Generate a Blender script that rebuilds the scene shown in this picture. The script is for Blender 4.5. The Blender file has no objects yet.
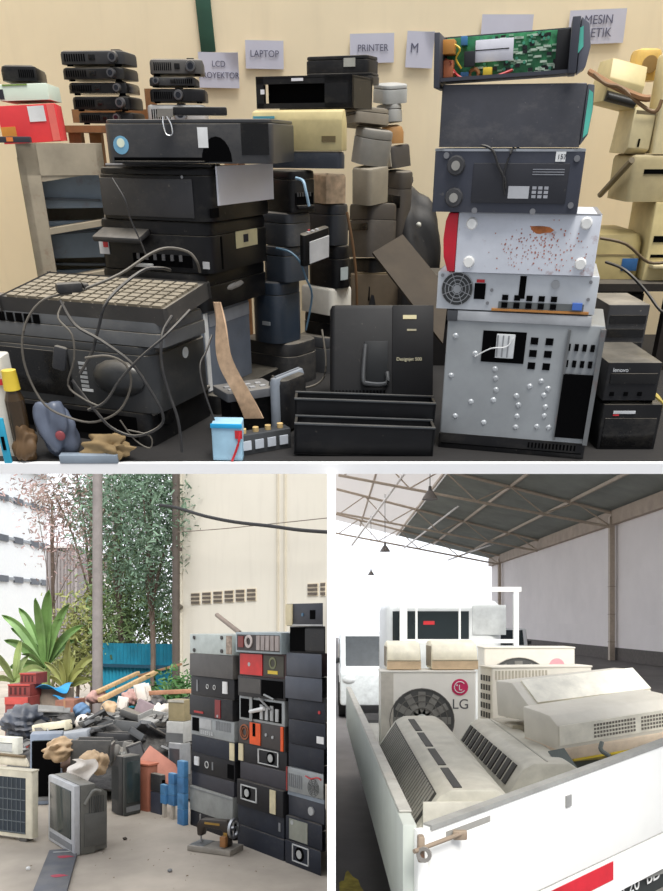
import bpy, bmesh, math, random
from mathutils import Matrix, Vector, Euler
C = bpy.context.scene.collection
R = math.radians
F0, CX, CY, HC = 800.0, 331.5, 620.0, 1.75      # focal length (px), principal column, horizon row, eye height (m)

# ------------------------------------------------------------------ materials
def lin(c):
    def f(v):
        v /= 255.0
        return v/12.92 if v <= .04045 else ((v+.055)/1.055)**2.4
    return (f(c[0]), f(c[1]), f(c[2]), 1)
_m = {}
def mat(rgb, rough=.55, metal=0., dust=0., dustrgb=(158,150,136), vary=.18, scale=9., bump=0., rust=0., spec=.5, streak=0.):
    key = (rgb, rough, metal, dust, dustrgb, vary, scale, bump, rust, spec, streak)
    if key in _m: return _m[key]
    m = bpy.data.materials.new('surface_%d' % len(_m)); m.use_nodes = True
    n, l = m.node_tree.nodes, m.node_tree.links
    p = n['Principled BSDF']; p.inputs['Roughness'].default_value = rough; p.inputs['Metallic'].default_value = metal
    p.inputs['Specular IOR Level'].default_value = spec
    tc = n.new('ShaderNodeTexCoord'); oi = n.new('ShaderNodeObjectInfo')
    def noise(sc, det=5, rg=.6, stretch=None):
        t = n.new('ShaderNodeTexNoise'); t.noise_dimensions = '4D'; t.inputs['Scale'].default_value = sc
        t.inputs['Detail'].default_value = det; t.inputs['Roughness'].default_value = rg
        mm = n.new('ShaderNodeMath'); mm.operation = 'MULTIPLY'; mm.inputs[1].default_value = 37.; l.new(oi.outputs['Random'], mm.inputs[0]); l.new(mm.outputs[0], t.inputs['W'])
        if stretch:
            mp = n.new('ShaderNodeMapping'); mp.inputs['Scale'].default_value = stretch; l.new(tc.outputs['Object'], mp.inputs[0]); l.new(mp.outputs[0], t.inputs['Vector'])
        else: l.new(tc.outputs['Object'], t.inputs['Vector'])
        return t.outputs['Fac']
    def rng(x, a, b, c, d):
        r = n.new('ShaderNodeMapRange'); r.inputs[1].default_value = a; r.inputs[2].default_value = b; r.inputs[3].default_value = c; r.inputs[4].default_value = d
        l.new(x, r.inputs[0]); return r.outputs[0]
    def mixc(fac, a, b, mode='MIX'):
        r = n.new('ShaderNodeMix'); r.data_type = 'RGBA'; r.blend_type = mode
        if hasattr(fac, 'is_linked'): l.new(fac, r.inputs[0])
        else: r.inputs[0].default_value = fac
        for v, s in ((a, 6), (b, 7)):
            if hasattr(v, 'is_linked'): l.new(v, r.inputs[s])
            else: r.inputs[s].default_value = v
        return r.outputs[2]
    col = lin(rgb)
    if vary:
        v = rng(noise(scale), .3, .7, 1-vary, 1+vary)
        cc = n.new('ShaderNodeCombineColor'); [l.new(v, cc.inputs[i]) for i in range(3)]
        col = mixc(1., col, cc.outputs[0], 'MULTIPLY')
    if streak:
        s = rng(noise(4., 4, .6, (3, 3, .35)), .52, .75, 0, streak)
        col = mixc(s, col, lin((96, 78, 60)))
    if rust:
        s = rng(noise(14., 8, .72), .56, .66, 0, rust)
        col = mixc(s, col, lin((128, 62, 34)))
    if dust:
        sx = n.new('ShaderNodeSeparateXYZ'); l.new(tc.outputs['Normal'], sx.inputs[0])
        up = rng(sx.outputs[2], .35, .95, .05, 1.)
        nz = rng(noise(7., 6, .65), .32, .68, .25, 1.)
        mm = n.new('ShaderNodeMath'); mm.operation = 'MULTIPLY'; l.new(up, mm.inputs[0]); l.new(nz, mm.inputs[1])
        m2 = n.new('ShaderNodeMath'); m2.operation = 'MULTIPLY'; l.new(mm.outputs[0], m2.inputs[0]); m2.inputs[1].default_value = dust
        col = mixc(m2.outputs[0], col, lin(dustrgb))
        # wiped smears and specks of dust on every side
        sm = rng(noise(3.2, 9, .78, (1, 1, 1.6)), .52, .78, 0, .30*dust); col = mixc(sm, col, lin(dustrgb))
        sp = rng(noise(55., 3, .7), .67, .72, 0, .4*dust); col = mixc(sp, col, lin(dustrgb))
        l.new(rng(sm, 0, .4, rough, min(1, rough+.3)), p.inputs['Roughness'])
    if hasattr(col, 'is_linked'): l.new(col, p.inputs['Base Color'])
    else: p.inputs['Base Color'].default_value = col
    if bump:
        b = n.new('ShaderNodeBump'); b.inputs['Strength'].default_value = bump; b.inputs['Distance'].default_value = .01
        l.new(noise(scale*4), b.inputs['Height']); l.new(b.outputs[0], p.inputs['Normal'])
    _m[key] = m; return m
def glass(rgb=(20,26,28), rough=.08): return mat(rgb, rough, 0, 0, vary=.05, spec=.6)

# ------------------------------------------------------------------ mesh builder
class B:
    def __init__(s): s.bm = bmesh.new()
    def _add(s, t, M=None):
        if M is not None: bmesh.ops.transform(t, matrix=M, verts=t.verts)
        me = bpy.data.meshes.new('t'); t.to_mesh(me); s.bm.from_mesh(me); bpy.data.meshes.remove(me); t.free(); return s
    def box(s, cx, cy, cz, w, d, h, rot=None, bev=0., seg=2, taper=None):
        t = bmesh.new(); bmesh.ops.create_cube(t, size=1)
        for v in t.verts:
            k = 1.
            if taper and v.co.z > 0: v.co.x *= taper[0]; v.co.y *= taper[1]
            v.co = Vector((v.co.x*w, v.co.y*d, v.co.z*h))
        if bev: bmesh.ops.bevel(t, geom=list(t.edges), offset=min(bev, .45*min(w, d, h)), segments=seg, affect='EDGES', profile=.5)
        return s._add(t, Matrix.Translation((cx, cy, cz)) @ (Euler(rot).to_matrix().to_4x4() if rot else Matrix()))
    def vbox(s, cx, cy, z0, w, d, h, rv=.03, rt=.01, sv=4, st=2, rb=0.):
        """upright box with rounded vertical edges and softened top edge"""
        t = bmesh.new(); bmesh.ops.create_cube(t, size=1)
        for v in t.verts: v.co = Vector((v.co.x*w, v.co.y*d, (v.co.z+.5)*h))
        rv = min(rv, .45*min(w, d))
        if rv:
            ed = [e for e in t.edges if abs(e.verts[0].co.z-e.verts[1].co.z) > h*.5]
            bmesh.ops.bevel(t, geom=ed, offset=rv, segments=sv, affect='EDGES', profile=.5)
        rt = min(rt, .4*h)
        for zz, r_ in ((h, rt), (0., rb)):
            if r_:
                ed = [e for e in t.edges if abs(e.verts[0].co.z-zz) < 1e-6 and abs(e.verts[1].co.z-zz) < 1e-6]
                bmesh.ops.bevel(t, geom=ed, offset=r_, segments=st, affect='EDGES', profile=.5)
        return s._add(t, Matrix.Translation((cx, cy, z0)))
    def prism(s, poly, x0, x1, axis='x', bev=0.):
        """poly of 2D points: axis x -> (y,z); axis y -> (x,z); axis z -> (x,y)"""
        t = bmesh.new()
        def mk(p, a): return {'x': (a, p[0], p[1]), 'y': (p[0], a, p[1]), 'z': (p[0], p[1], a)}[axis]
        v0 = [t.verts.new(mk(p, x0)) for p in poly]; v1 = [t.verts.new(mk(p, x1)) for p in poly]
        t.faces.new(v0); t.faces.new(v1); k = len(poly)
        for i in range(k): t.faces.new((v0[i], v0[(i+1) % k], v1[(i+1) % k], v1[i]))
        bmesh.ops.recalc_face_normals(t, faces=t.faces)
        if bev: bmesh.ops.bevel(t, geom=list(t.edges), offset=bev, segments=2, affect='EDGES', profile=.5)
        return s._add(t)
    def cyl(s, p0, p1, r0, r1=None, n=16):
        p0, p1 = Vector(p0), Vector(p1); r1 = r0 if r1 is None else r1; L = (p1-p0).length
        t = bmesh.new(); bmesh.ops.create_cone(t, cap_ends=True, segments=n, radius1=r0, radius2=max(r1, 1e-5), depth=L)
        q = Vector((0, 0, 1)).rotation_difference((p1-p0).normalized())
        return s._add(t, Matrix.Translation((p0+p1)/2) @ q.to_matrix().to_4x4())
    def ring(s, c, nrm, r0, r1, th, n=24):
        """flat annulus of inner r0, outer r1, thickness th along nrm"""
        t = bmesh.new(); L = []
        for i in range(n):
            a = 2*math.pi*i/n; L.append([t.verts.new((r*math.cos(a), r*math.sin(a), z)) for r, z in ((r0, 0), (r1, 0), (r1, th), (r0, th))])
        for i in range(n):
            a, b = L[i], L[(i+1) % n]
            for j in range(4): t.faces.new((a[j], b[j], b[(j+1) % 4], a[(j+1) % 4]))
        bmesh.ops.recalc_face_normals(t, faces=t.faces)
        q = Vector((0, 0, 1)).rotation_difference(Vector(nrm).normalized())
        return s._add(t, Matrix.Translation(c) @ q.to_matrix().to_4x4())
    def sphere(s, c, r, sc=(1, 1, 1), n=14, rot=None):
        t = bmesh.new(); bmesh.ops.create_uvsphere(t, u_segments=n, v_segments=max(6, n//2), radius=r)
        M = Matrix.Translation(c) @ (Euler(rot).to_matrix().to_4x4() if rot else Matrix()) @ Matrix.Diagonal((*sc, 1))
        return s._add(t, M)
    def lump(s, c, size, seed, amp=.25, n=4):
        """irregular closed lump (rag, bag, crumpled thing)"""
        s.lumpy = True; t = bmesh.new(); bmesh.ops.create_icosphere(t, subdivisions=n, radius=.5)
        rn = random.Random(seed); ks = [(Vector((rn.gauss(0, 1), rn.gauss(0, 1), rn.gauss(0, 1)))*rn.uniform(2, 7), rn.uniform(0, 6)) for _ in range(7)]
        for v in t.verts:
            f = 1+amp*sum(math.sin(k.dot(v.co)*2+p) for k, p in ks)/3
            v.co = Vector((v.co.x*f*size[0], v.co.y*f*size[1], v.co.z*f*size[2]))
        return s._add(t, Matrix.Translation(c))
    def tube(s, pts, r, n=7, smooth=4, close=False):
        pts = [Vector(p) for p in pts]
        if smooth > 1 and len(pts) > 2:
            q = []
            for i in range(len(pts)-1):
                a, b, c, d = pts[max(i-1, 0)], pts[i], pts[i+1], pts[min(i+2, len(pts)-1)]
                for k in range(smooth):
                    u = k/smooth
                    q.append(.5*((2*b)+(c-a)*u+(2*a-5*b+4*c-d)*u*u+(3*b-a-3*c+d)*u**3))
            q.append(pts[-1]); pts = q
        t = bmesh.new(); rings = []; up = Vector((.31, .2, .93))
        for i, p in enumerate(pts):
            tan = (pts[min(i+1, len(pts)-1)]-pts[max(i-1, 0)])
            tan = tan.normalized() if tan.length > 1e-9 else Vector((0, 0, 1))
            a = tan.cross(up)
            if a.length < 1e-3: a = tan.cross(Vector((1, 0, 0)))
            a.normalize(); b = tan.cross(a)
            rings.append([t.verts.new(p+r*(math.cos(2*math.pi*k/n)*a+math.sin(2*math.pi*k/n)*b)) for k in range(n)])
        for i in range(len(rings)-1):
            for k in range(n): t.faces.new((rings[i][k], rings[i][(k+1) % n], rings[i+1][(k+1) % n], rings[i+1][k]))
        t.faces.new(rings[0]); t.faces.new(rings[-1][::-1])
        bmesh.ops.recalc_face_normals(t, faces=t.faces)
        return s._add(t)
    def sheet(s, f, nu, nv, th):
        """thin solid sheet from f(u,v) -> point"""
        t = bmesh.new(); g = [[t.verts.new(f(i/nu, j/nv)) for j in range(nv+1)] for i in range(nu+1)]
        for i in range(nu):
            for j in range(nv): t.faces.new((g[i][j], g[i+1][j], g[i+1][j+1], g[i][j+1]))
        bmesh.ops.recalc_face_normals(t, faces=t.faces)
        bmesh.ops.solidify(t, geom=list(t.faces), thickness=th)
        return s._add(t)
    def quad(s, p, a, b):
        v = [s.bm.verts.new(q) for q in (p, p+a, p+a+b, p+b)]; s.bm.faces.new(v); return s
    def split(s, name, m, parent, ang=35):
        """one object per loose piece"""
        s.bm.verts.index_update(); seen = set(); out = None
        for v0 in s.bm.verts:
            if v0.index in seen: continue
            isl, st = [], [v0]; seen.add(v0.index)
            while st:
                v = st.pop(); isl.append(v)
                for e in v.link_edges:
                    q = e.other_vert(v)
                    if q.index not in seen: seen.add(q.index); st.append(q)
            b = B(); mp = {v: b.bm.verts.new(v.co) for v in isl}
            for f in {f for v in isl for f in v.link_faces}: b.bm.faces.new([mp[v] for v in f.verts])
            out = b.build(name, m, parent, None, ang)
        s.bm.free(); return out
    def build(s, name, m, parent=None, M=None, ang=35):
        me = bpy.data.meshes.new(name); s.bm.to_mesh(me); s.bm.free()
        for p in me.polygons: p.use_smooth = True
        me.set_sharp_from_angle(angle=R(75 if getattr(s, 'lumpy', False) else ang)); me.materials.append(m)
        o = bpy.data.objects.new(name, me); C.objects.link(o)
        if parent is not None: o.parent = parent
        if M is not None: o.matrix_world = M
        return o

def tag(o, label, cat, group=None, kind=None):
    o['label'] = label; o['category'] = cat
    if group: o['group'] = group
    if kind: o['kind'] = kind
    return o
def struct(o, label=None):
    o['kind'] = 'structure'
    if label: o['label'] = label
    return o
def thing(name, label, cat, M, group=None):
    o = bpy.data.objects.new(name, None); C.objects.link(o); o.empty_display_size = .05; o.matrix_world = M
    return tag(o, label, cat, group)

# ------------------------------------------------------------------ spaces: the yard and shed stand level, the storeroom floor slopes
class Space:
    def __init__(s, T): s.T = T; s.I = T.inverted()
    def at(s, x, y, D):
        d = s.I.to_3x3() @ Vector(((x-CX)/F0, 1., (CY-y)/F0))
        return d*(D/d.y)
    def px(s, p):
        q = s.T @ Vector(p); return CX+F0*q.x/q.y, CY-F0*q.z/q.y
    def floorD(s, x, y, z):
        d = s.I.to_3x3() @ Vector(((x-CX)/F0, 1., (CY-y)/F0)); return d.y*z/d.z
TH = math.atan2(480., F0)
UP = Space(Matrix.Rotation(TH, 4, 'X'))
LV = Space(Matrix())
OFF = Matrix.Translation((0, 0, HC))

class Place: pass
def place(sp, xc, yt, yb, D, xl, xr, yaw=0., base=None, front='R', depth=None, width=None, height=None, tilt=(0, 0), gap=.0015):
    """near upright edge at pixel column xc and depth D, from row yt to row yb; right face reaches column xr, left face column xl"""
    a = R(yaw); b = sp.at(xc, yb, D)
    if base is not None:
        Yc = 0.
        b.z = base; q = sp.T @ Vector((0, D, base)); b.x = (xc-CX)/F0*q.y
    t = sp.at(xc, yt, D); h = height if height else t.z-b.z
    mid = Vector((b.x, b.y, b.z+h*.5))
    off = sp.px(mid)[0]-xc
    def solve(dx, dy, target):
        if target is None: return None
        lo, hi = 0., 4.
        f = lambda k: sp.px(mid+Vector((dx*k, dy*k, 0)))[0]-off-target
        s0 = f(0)
        if s0*f(hi) > 0:
            hi = 1.
            return .3
        for _ in range(40):
            m_ = (lo+hi)/2
            if f(m_)*s0 > 0: lo = m_
            else: hi = m_
        return lo
    ca, sa = math.cos(a), math.sin(a)
    rl = solve(ca, sa, xr) if width is None else width
    ll = solve(-sa, ca, xl) if depth is None else depth
    c = b+Vector((ca, sa, 0))*rl/2+Vector((-sa, ca, 0))*ll/2
    P = Place(); P.top = b.z+h; P.h = h-gap; P.corner = b; P.sp = sp
    if front == 'R': P.w, P.d, rz = rl, ll, a
    else: P.w, P.d, rz = ll, rl, a-math.pi/2
    P.L = Matrix.Translation(c) @ Matrix.Rotation(rz, 4, 'Z') @ Euler((R(tilt[0]), R(tilt[1]), 0)).to_matrix().to_4x4()
    P.M = OFF @ sp.T @ P.L
    return P
def at_place(sp, loc, w, d, h, yaw=0, tilt=(0, 0)):
    P = Place(); P.w, P.d, P.h = w, d, h; P.sp = sp; P.top = loc[2]+h
    P.L = Matrix.Translation(loc) @ Matrix.Rotation(R(yaw), 4, 'Z') @ Euler((R(tilt[0]), R(tilt[1]), 0)).to_matrix().to_4x4()
    P.M = OFF @ sp.T @ P.L; return P

FACE = {'F': (Vector((1, 0, 0)), Vector((0, 0, 1)), Vector((0, -1, 0))), 'K': (Vector((-1, 0, 0)), Vector((0, 0, 1)), Vector((0, 1, 0))),
        'L': (Vector((0, -1, 0)), Vector((0, 0, 1)), Vector((-1, 0, 0))), 'R': (Vector((0, 1, 0)), Vector((0, 0, 1)), Vector((1, 0, 0))),
        'T': (Vector((1, 0, 0)), Vector((0, 1, 0)), Vector((0, 0, 1)))}
def fpt(w, d, h, face, u, v, o=0.):
    U, V, N = FACE[face]; half = Vector((w/2, d/2, h/2)); c = Vector((0, 0, h/2))
    su = abs(U.dot(Vector((w, d, h)))); sv = abs(V.dot(Vector((w, d, h)))); sn = abs(N.dot(half))
    return c+U*(u-.5)*su+V*(v-.5)*sv+N*(sn+o)
def plate(b, w, d, h, face, u0, u1, v0, v1, th, bev=0.):
    p, q = fpt(w, d, h, face, u0, v0, -.0006), fpt(w, d, h, face, u1, v1, th)
    c = (p+q)/2; s = [abs(x) for x in (q-p)]
    return b.box(c.x, c.y, c.z, max(s[0], .0008), max(s[1], .0008), max(s[2], .0008), bev=bev)
def text(parent, name, s, m, w, d, h, face, u, v, size, o=.0012, align='LEFT', ext=.0004):
    cu = bpy.data.curves.new(name, 'FONT'); cu.body = s; cu.size = size; cu.extrude = ext; cu.align_x = align
    cu.materials.append(m); ob = bpy.data.objects.new(name, cu); C.objects.link(ob); ob.parent = parent
    U, V, N = FACE[face]; rot = Matrix((U, V, N)).transposed().to_4x4()
    bpy.context.view_layer.update()
    me = bpy.data.meshes.new_from_object(ob); bpy.data.objects.remove(ob); bpy.data.curves.remove(cu)
    ob = bpy.data.objects.new(name, me); C.objects.link(ob); ob.parent = parent
    if not me.materials: me.materials.append(m)
    ob.matrix_local = Matrix.Translation(fpt(w, d, h, face, u, v, o)) @ rot
    return ob

def dev(name, label, cat, P, bm_, parts=(), group=None, rv=.006, rt=.004, prof=None, body='body', shape=None, bev=.004):
    """a device: Empty root, a body and its parts. parts: (name, material, face,u0,u1,v0,v1,thick[,bev]) or (name, material, function) or
    (name, material, 'TXT', face,u,v,size,string); 'a>b' makes b a child of the last a"""
    w, d, h = P.w, P.d, P.h
    root = thing(name, label, cat, P.M, group)
    b = B()
    if shape: shape(b, w, d, h)
    elif prof: b.prism([(-d/2+y*d, z*h) for y, z in prof], -w/2, w/2, 'x', bev)
    else: b.vbox(0, 0, 0, w, d, h, rv, rt)
    last = {body: b.build(body, bm_, root)}
    for p in parts:
        nm, mm = p[0], p[1]; par = root
        if '>' in nm: k, nm = nm.split('>'); par = last[k]
        if callable(p[2]):
            b = B(); p[2](b, w, d, h); o = b.split(nm[:-1], mm, par) if nm.endswith('*') else b.build(nm, mm, par)
        elif p[2] == 'TXT': o = text(par, nm, p[7], mm, w, d, h, p[3], p[4], p[5], p[6], *(p[8:9]))
        else:
            b = B(); plate(b, w, d, h, *p[2:8], bev=p[8] if len(p) > 8 else 0.); o = b.build(nm, mm, par)
        last[nm.rstrip('*')] = o
    return root
def one(name, label, cat, M, m, fn, group=None, ang=35):
    b = B(); fn(b); o = b.build(name, m, None, M, ang); return tag(o, label, cat, group)
def wire(sp, name, label, pts, r, m, group=None, cat='cable'):
    """cable through points given as (column, row, depth)"""
    b = B(); b.tube([sp.at(*p) for p in pts], r); return tag(b.build(name, m, None, OFF @ sp.T), label, cat, group)

def fanring(face, u, v, r, blades=7, o=.002):
    def f(b, w, d, h):
        c = fpt(w, d, h, face, u, v, o); N = FACE[face][2]
        for k in (1., .78, .56, .34): b.ring(c, N, r*k-r*.045, r*k, .002, 22)
        U, V, _ = FACE[face]
        for i in range(4):
            a = math.pi*(i+.5)/4; q = U*math.cos(a)+V*math.sin(a); b.cyl(c-q*r, c+q*r, r*.03, n=5)
        b.cyl(c, c+N*.003, r*.25, n=14)
    return f
def disc(face, u, v, r, th=.003, r1=None, n=20):
    def f(b, w, d, h):
        c = fpt(w, d, h, face, u, v, -.0005); b.cyl(c, c+FACE[face][2]*th, r, r1, n)
    return f
def discs(face, L, r, th=.004, r1=None):
    def f(b, w, d, h):
        for u, v in L:
            c = fpt(w, d, h, face, u, v, -.0005); b.cyl(c, c+FACE[face][2]*th, r, r if r1 is None else r1, 12)
    return f
def bars(face, n, u0, u1, v0, v1, th=.002, fill=.5, vert=True):
    def f(b, w, d, h):
        for i in range(n):
            if vert:
                s = (u1-u0)/n; plate(b, w, d, h, face, u0+i*s, u0+(i+fill)*s, v0, v1, th)
            else:
                s = (v1-v0)/n; plate(b, w, d, h, face, u0, u1, v0+i*s, v0+(i+fill)*s, th)
    return f
def grid(face, nu, nv, u0, u1, v0, v1, th=.002, fu=.6, fv=.6):
    def f(b, w, d, h):
        for i in range(nu):
            for j in range(nv):
                s, t = (u1-u0)/nu, (v1-v0)/nv
                plate(b, w, d, h, face, u0+i*s, u0+(i+fu)*s, v0+j*t, v0+(j+fv)*t, th)
    return f

# ------------------------------------------------------------------ shared materials
BLK = mat((13,14,18), .34, 0, .62, (140,134,122), spec=.22); BLK2 = mat((20,21,25), .42, 0, .65, (140,134,122), spec=.22); DKG = mat((46,47,50), .55, 0, .75, (140,134,122), spec=.25); GLOSS = mat((11,12,15), .2, 0, .5, spec=.3)
HOLE = mat((6,6,7), .9, vary=.05, spec=.05); GRY = mat((120,123,126), .5, 0, .6); LGRY = mat((176,178,178), .5, 0, .5); CRM = mat((214,200,160), .5, 0, .45)  # HOLE: near-black plates paint the dark inside of openings; also solid black parts
WHT = mat((226,227,226), .5, 0, .25); PAPER = mat((236,236,242), .7, vary=.04); STL = mat((170,172,174), .35, .85, .2, rust=.25); GALV = mat((196,200,204), .42, .55, .2, vary=.12)
RED = mat((196,34,44), .45, 0, .3); YEL = mat((226,196,60), .5, 0, .2); BLU = mat((60,120,170), .5, 0, .3); TEAL = mat((90,190,170), .45, 0, .2)
SCREW = mat((150,150,152), .3, .8); SLATE = mat((104,112,124), .5, 0, .5); WOOD = mat((146,104,66), .7, 0, .2, vary=.3, scale=20)
INK = mat((40,40,48), .7, vary=.0); LENS = mat((20,24,34), .1, vary=.0); CORD = mat((30,30,32), .5, 0, .7); CORDG = mat((82,77,69), .6, 0, .5)
# =================================================================== UPPER STOREY: the store room full of printers and computers
ZF = UP.at(331, 461.5, 2.452).z
MU = OFF @ UP.T
def ubox(name, x0, x1, d0, d1, z0, z1, m, label=None):
    b = B(); b.box((x0+x1)/2, (d0+d1)/2, (z0+z1)/2, x1-x0, d1-d0, z1-z0)
    return struct(b.build(name, m, None, MU), label)
WALLC = mat((250,233,198), .8, 0, 0, vary=.06, scale=1.5, streak=.06)
ubox('floor_storeroom', -2.2, 2.2, 2.452, 4.5, ZF-.034, ZF, mat((34,32,31), .85, vary=.25, scale=3, bump=.2))
b = B(); b.box(0, 2.442, ZF-.017, 4.4, .02, .034); struct(b.build('trim_1', mat((250,250,250), .6, vary=0), None, MU), 'white edge of the storeroom floor')
ubox('wall_back', -2.2, 2.2, 4.4, 4.5, ZF-.034, 1.0, WALLC, 'cream painted storeroom wall')
ubox('wall_left', -2.2, -2.12, 2.452, 4.4, ZF, 1.0, WALLC)
ubox('wall_right', 2.12, 2.2, 2.452, 4.4, ZF, 1.0, WALLC)
U = lambda *a, **k: place(UP, *a, **k)
# dark green steel strip on the wall
P = U(201, -30, 52, 4.385, None, 216, depth=.012, tilt=(0,-3))
one('wall_strip', 'dark green painted steel strip running down the cream wall', 'strip', P.M, mat((44,84,66), .5), lambda b: b.box(0,0,P.h/2,P.w,P.d,P.h,bev=.003))
def sign(label, xl, xr, yt, yb, lines, size, tilt=0, fold=None, al='CENTER'):
    P = U(xl, yt, yb, 4.39, None, xr, depth=.004, tilt=(0,tilt))
    def sh(b, w, d, h):
        b.sheet(lambda u, v: Vector(((u-.5)*w, -.006-.012*abs(math.sin(u*3+v))*0-(.035*(max(0,(1-u)*.6+v-.95))**1 if fold == 'L' else .05*max(0, u+v*.6-1.25) if fold == 'R' else 0.), v*h)), 8, 8, .0015)
    root = dev('wall_sign', label, 'sign', P, mat((206,206,220), .7, vary=.04), [], 'paper signs on the storeroom wall', body='sheet', shape=sh)
    for s, u, v in lines: text(root, 'lettering', s, mat((96,96,116), .7, vary=0), P.w, P.d+.012, P.h, 'F', u, v, size*(.8 if s in ('MESIN','KETIK') else 1.), .002, al)
    return root
sign('white paper sign reading LCD PROYEKTOR', 200, 240, 52, 88, [('LCD', .5, .6, ), ('PROYEKTOR', .5, .28)], .032, 1, 'R')
sign('white paper sign reading LAPTOP', 246, 284, 40, 69, [('LAPTOP', .5, .42)], .036, 1)
sign('white paper sign reading PRINTER above the black printers', 350, 394, 33, 63, [('PRINTER', .52, .40)], .036, -1)
sign('white paper sign with one corner peeling off and only an M showing', 405, 432, 31, 68, [('M', .3, .42)], .05, 2, 'R')
sign('blank white paper sign behind the opened green circuit board', 480, 531, 14, 44, [], .05)
sign('white paper sign reading MESIN KETIK', 567, 623, 9, 44, [('MESIN', .52, .58), ('KETIK', .52, .2)], .058, -2)

# ------------------------------------------------------------------ right stack of computer cases
D0 = 2.47
P1 = U(583, 444, 461, D0, 437, 591, 75, front='L', base=ZF+.001)
dev('computer_case', 'flat black computer case at the very bottom under the bare steel chassis', 'computer case', P1, BLK,
    [('seam', HOLE, 'F', .02,.98,.3,.36,.002), ('vent', HOLE, bars('F',14,.62,.95,.5,.85))], 'computer cases in the tall stack')
# big bare chassis standing on its side
P2 = U(586, 326, 446, D0, 434, 600, 75, front='L', base=P1.top)
PANEL = mat((150,154,156), .45, .35, .3, vary=.12)
def chassis(b, w, d, h):
    t = .006
    b.box(-.115*w, -d/2+t, h*.47, w*.77, t, h*.94)                       # big panel with the bay window left open
    b.box(w/2-.004, 0, h/2, .008, d, h); b.box(-w/2+.004, 0, h/2, .008, d, h); b.box(0, 0, .004, w, d, .008); b.box(0, d/2-t, h/2, w, t, h)
    b.box(.385*w, -d/2+t, h*.82, w*.22, t, h*.2); b.box(.385*w, -d/2+t, h*.02, w*.23, t, h*.04)
root = dev('computer_case', 'large bare steel computer chassis with dimpled side panel and rectangular cut-out', 'computer case', P2, PANEL, [
    ('top_rail', mat((190,192,194), .35, .5, .25), lambda b,w,d,h: b.box(-.03*w,-d/2+.02,h+.012,w*.88,.05,.03,bev=.004)),
    ('top_rail>cap', mat((70,72,76), .5), lambda b,w,d,h: b.box(-.47*w,-d/2+.02,h+.011,w*.07,.056,.032,bev=.004)),
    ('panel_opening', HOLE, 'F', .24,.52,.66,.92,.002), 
    ('drive_bracket', mat((214,216,216), .4, .3), 'F', .33,.45,.70,.90,.006,.002),
    ('drive_bracket>rib', mat((150,152,154), .4, .4), bars('F',3,.335,.44,.71,.89,.009,.25)),
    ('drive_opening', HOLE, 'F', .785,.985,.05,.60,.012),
    ('clip_slot*', HOLE, grid('F',2,3,.55,.74,.62,.93,.002,.5,.55)),
    ('clip_slot*', HOLE, grid('F',4,2,.78,.98,.66,.93,.008,.5,.4)),
    ('dimple*', mat((186,190,192), .35, .45, .1), discs('F', [(.06,.86),(.05,.52),(.10,.16),(.2,.72),(.35,.52),(.36,.42),(.35,.33),(.2,.3),(.52,.3),(.5,.38),(.52,.2),(.3,.12),(.52,.1),(.68,.4),(.7,.3),(.7,.22),(.66,.12),(.74,.12),(.34,.6),(.65,.52),(.58,.47),(.7,.46)], .010, .004, .005)),
    ('frame_rail*', mat((120,122,122), .4, .6, .2, rust=.3), lambda b,w,d,h: (b.box(.285*w,-d/2-.004,h*.49,.008,.012,h*.94), b.box(.49*w,-d/2-.006,h*.49,.014,.02,h*.98))),
    ('loose_wire', WHT, lambda b,w,d,h: b.tube([(-.3*w,-d/2-.004,.70*h),(-.2*w,-d/2-.012,.78*h),(-.1*w,-d/2-.01,.80*h),(-.06*w,-d/2-.012,.88*h)], .002)),
    ], 'computer cases in the tall stack')
P3 = U(594, 276, 308, D0+.01, 434, 605, 76, front='L', base=P2.top+.029)
dev('computer_case', 'grey steel computer case showing its round fan grille and rear ports', 'computer case', P3, GALV, [
    ('fan_well', mat((60,62,62), .6), disc('F', .13, .55, .048, .002)), ('fan_well>fan_grille', STL, fanring('F', .13, .55, .048, o=.003)),
    ('power_socket', HOLE, 'F', .24,.31,.3,.72,.004), ('power_socket>red_label', RED, 'F', .25,.30,.74,.82,.003),
    ('port_strip', mat((100,104,104), .5, .2), 'F', .40,.93,.08,.26,.003),
    ('port_strip>usb_port*', HOLE, grid('F',5,2,.42,.80,.10,.5,.006,.5,.7)), ('port_strip>video_port', mat((70,110,190), .4), 'F', .86,.92,.12,.30,.010),
    ('board_edge', mat((176,120,60), .6), 'F', .36,.965,.01,.07,.006),
    ('vent_slot', HOLE, 'F', .52,.56,.35,.95,.002), ('case_lock', STL, disc('F', .74, .76, .012, .008)),
    ('screw', SCREW, discs('F', [(.03,.9),(.35,.55),(.95,.85),(.95,.4),(.33,.2)], .005))], 'computer cases in the tall stack', rv=.003)
rs_ = random.Random(3); RSP = [(min(.93,max(.2,rs_.gauss(.62,.17))), min(.9,max(.08,rs_.gauss(.45,.18))), rs_.uniform(.0008,.0026)) for _ in range(190)]
P4 = U(593, 214, 272, D0+.005, 452, 597, 77, front='L', base=P3.top)
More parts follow.
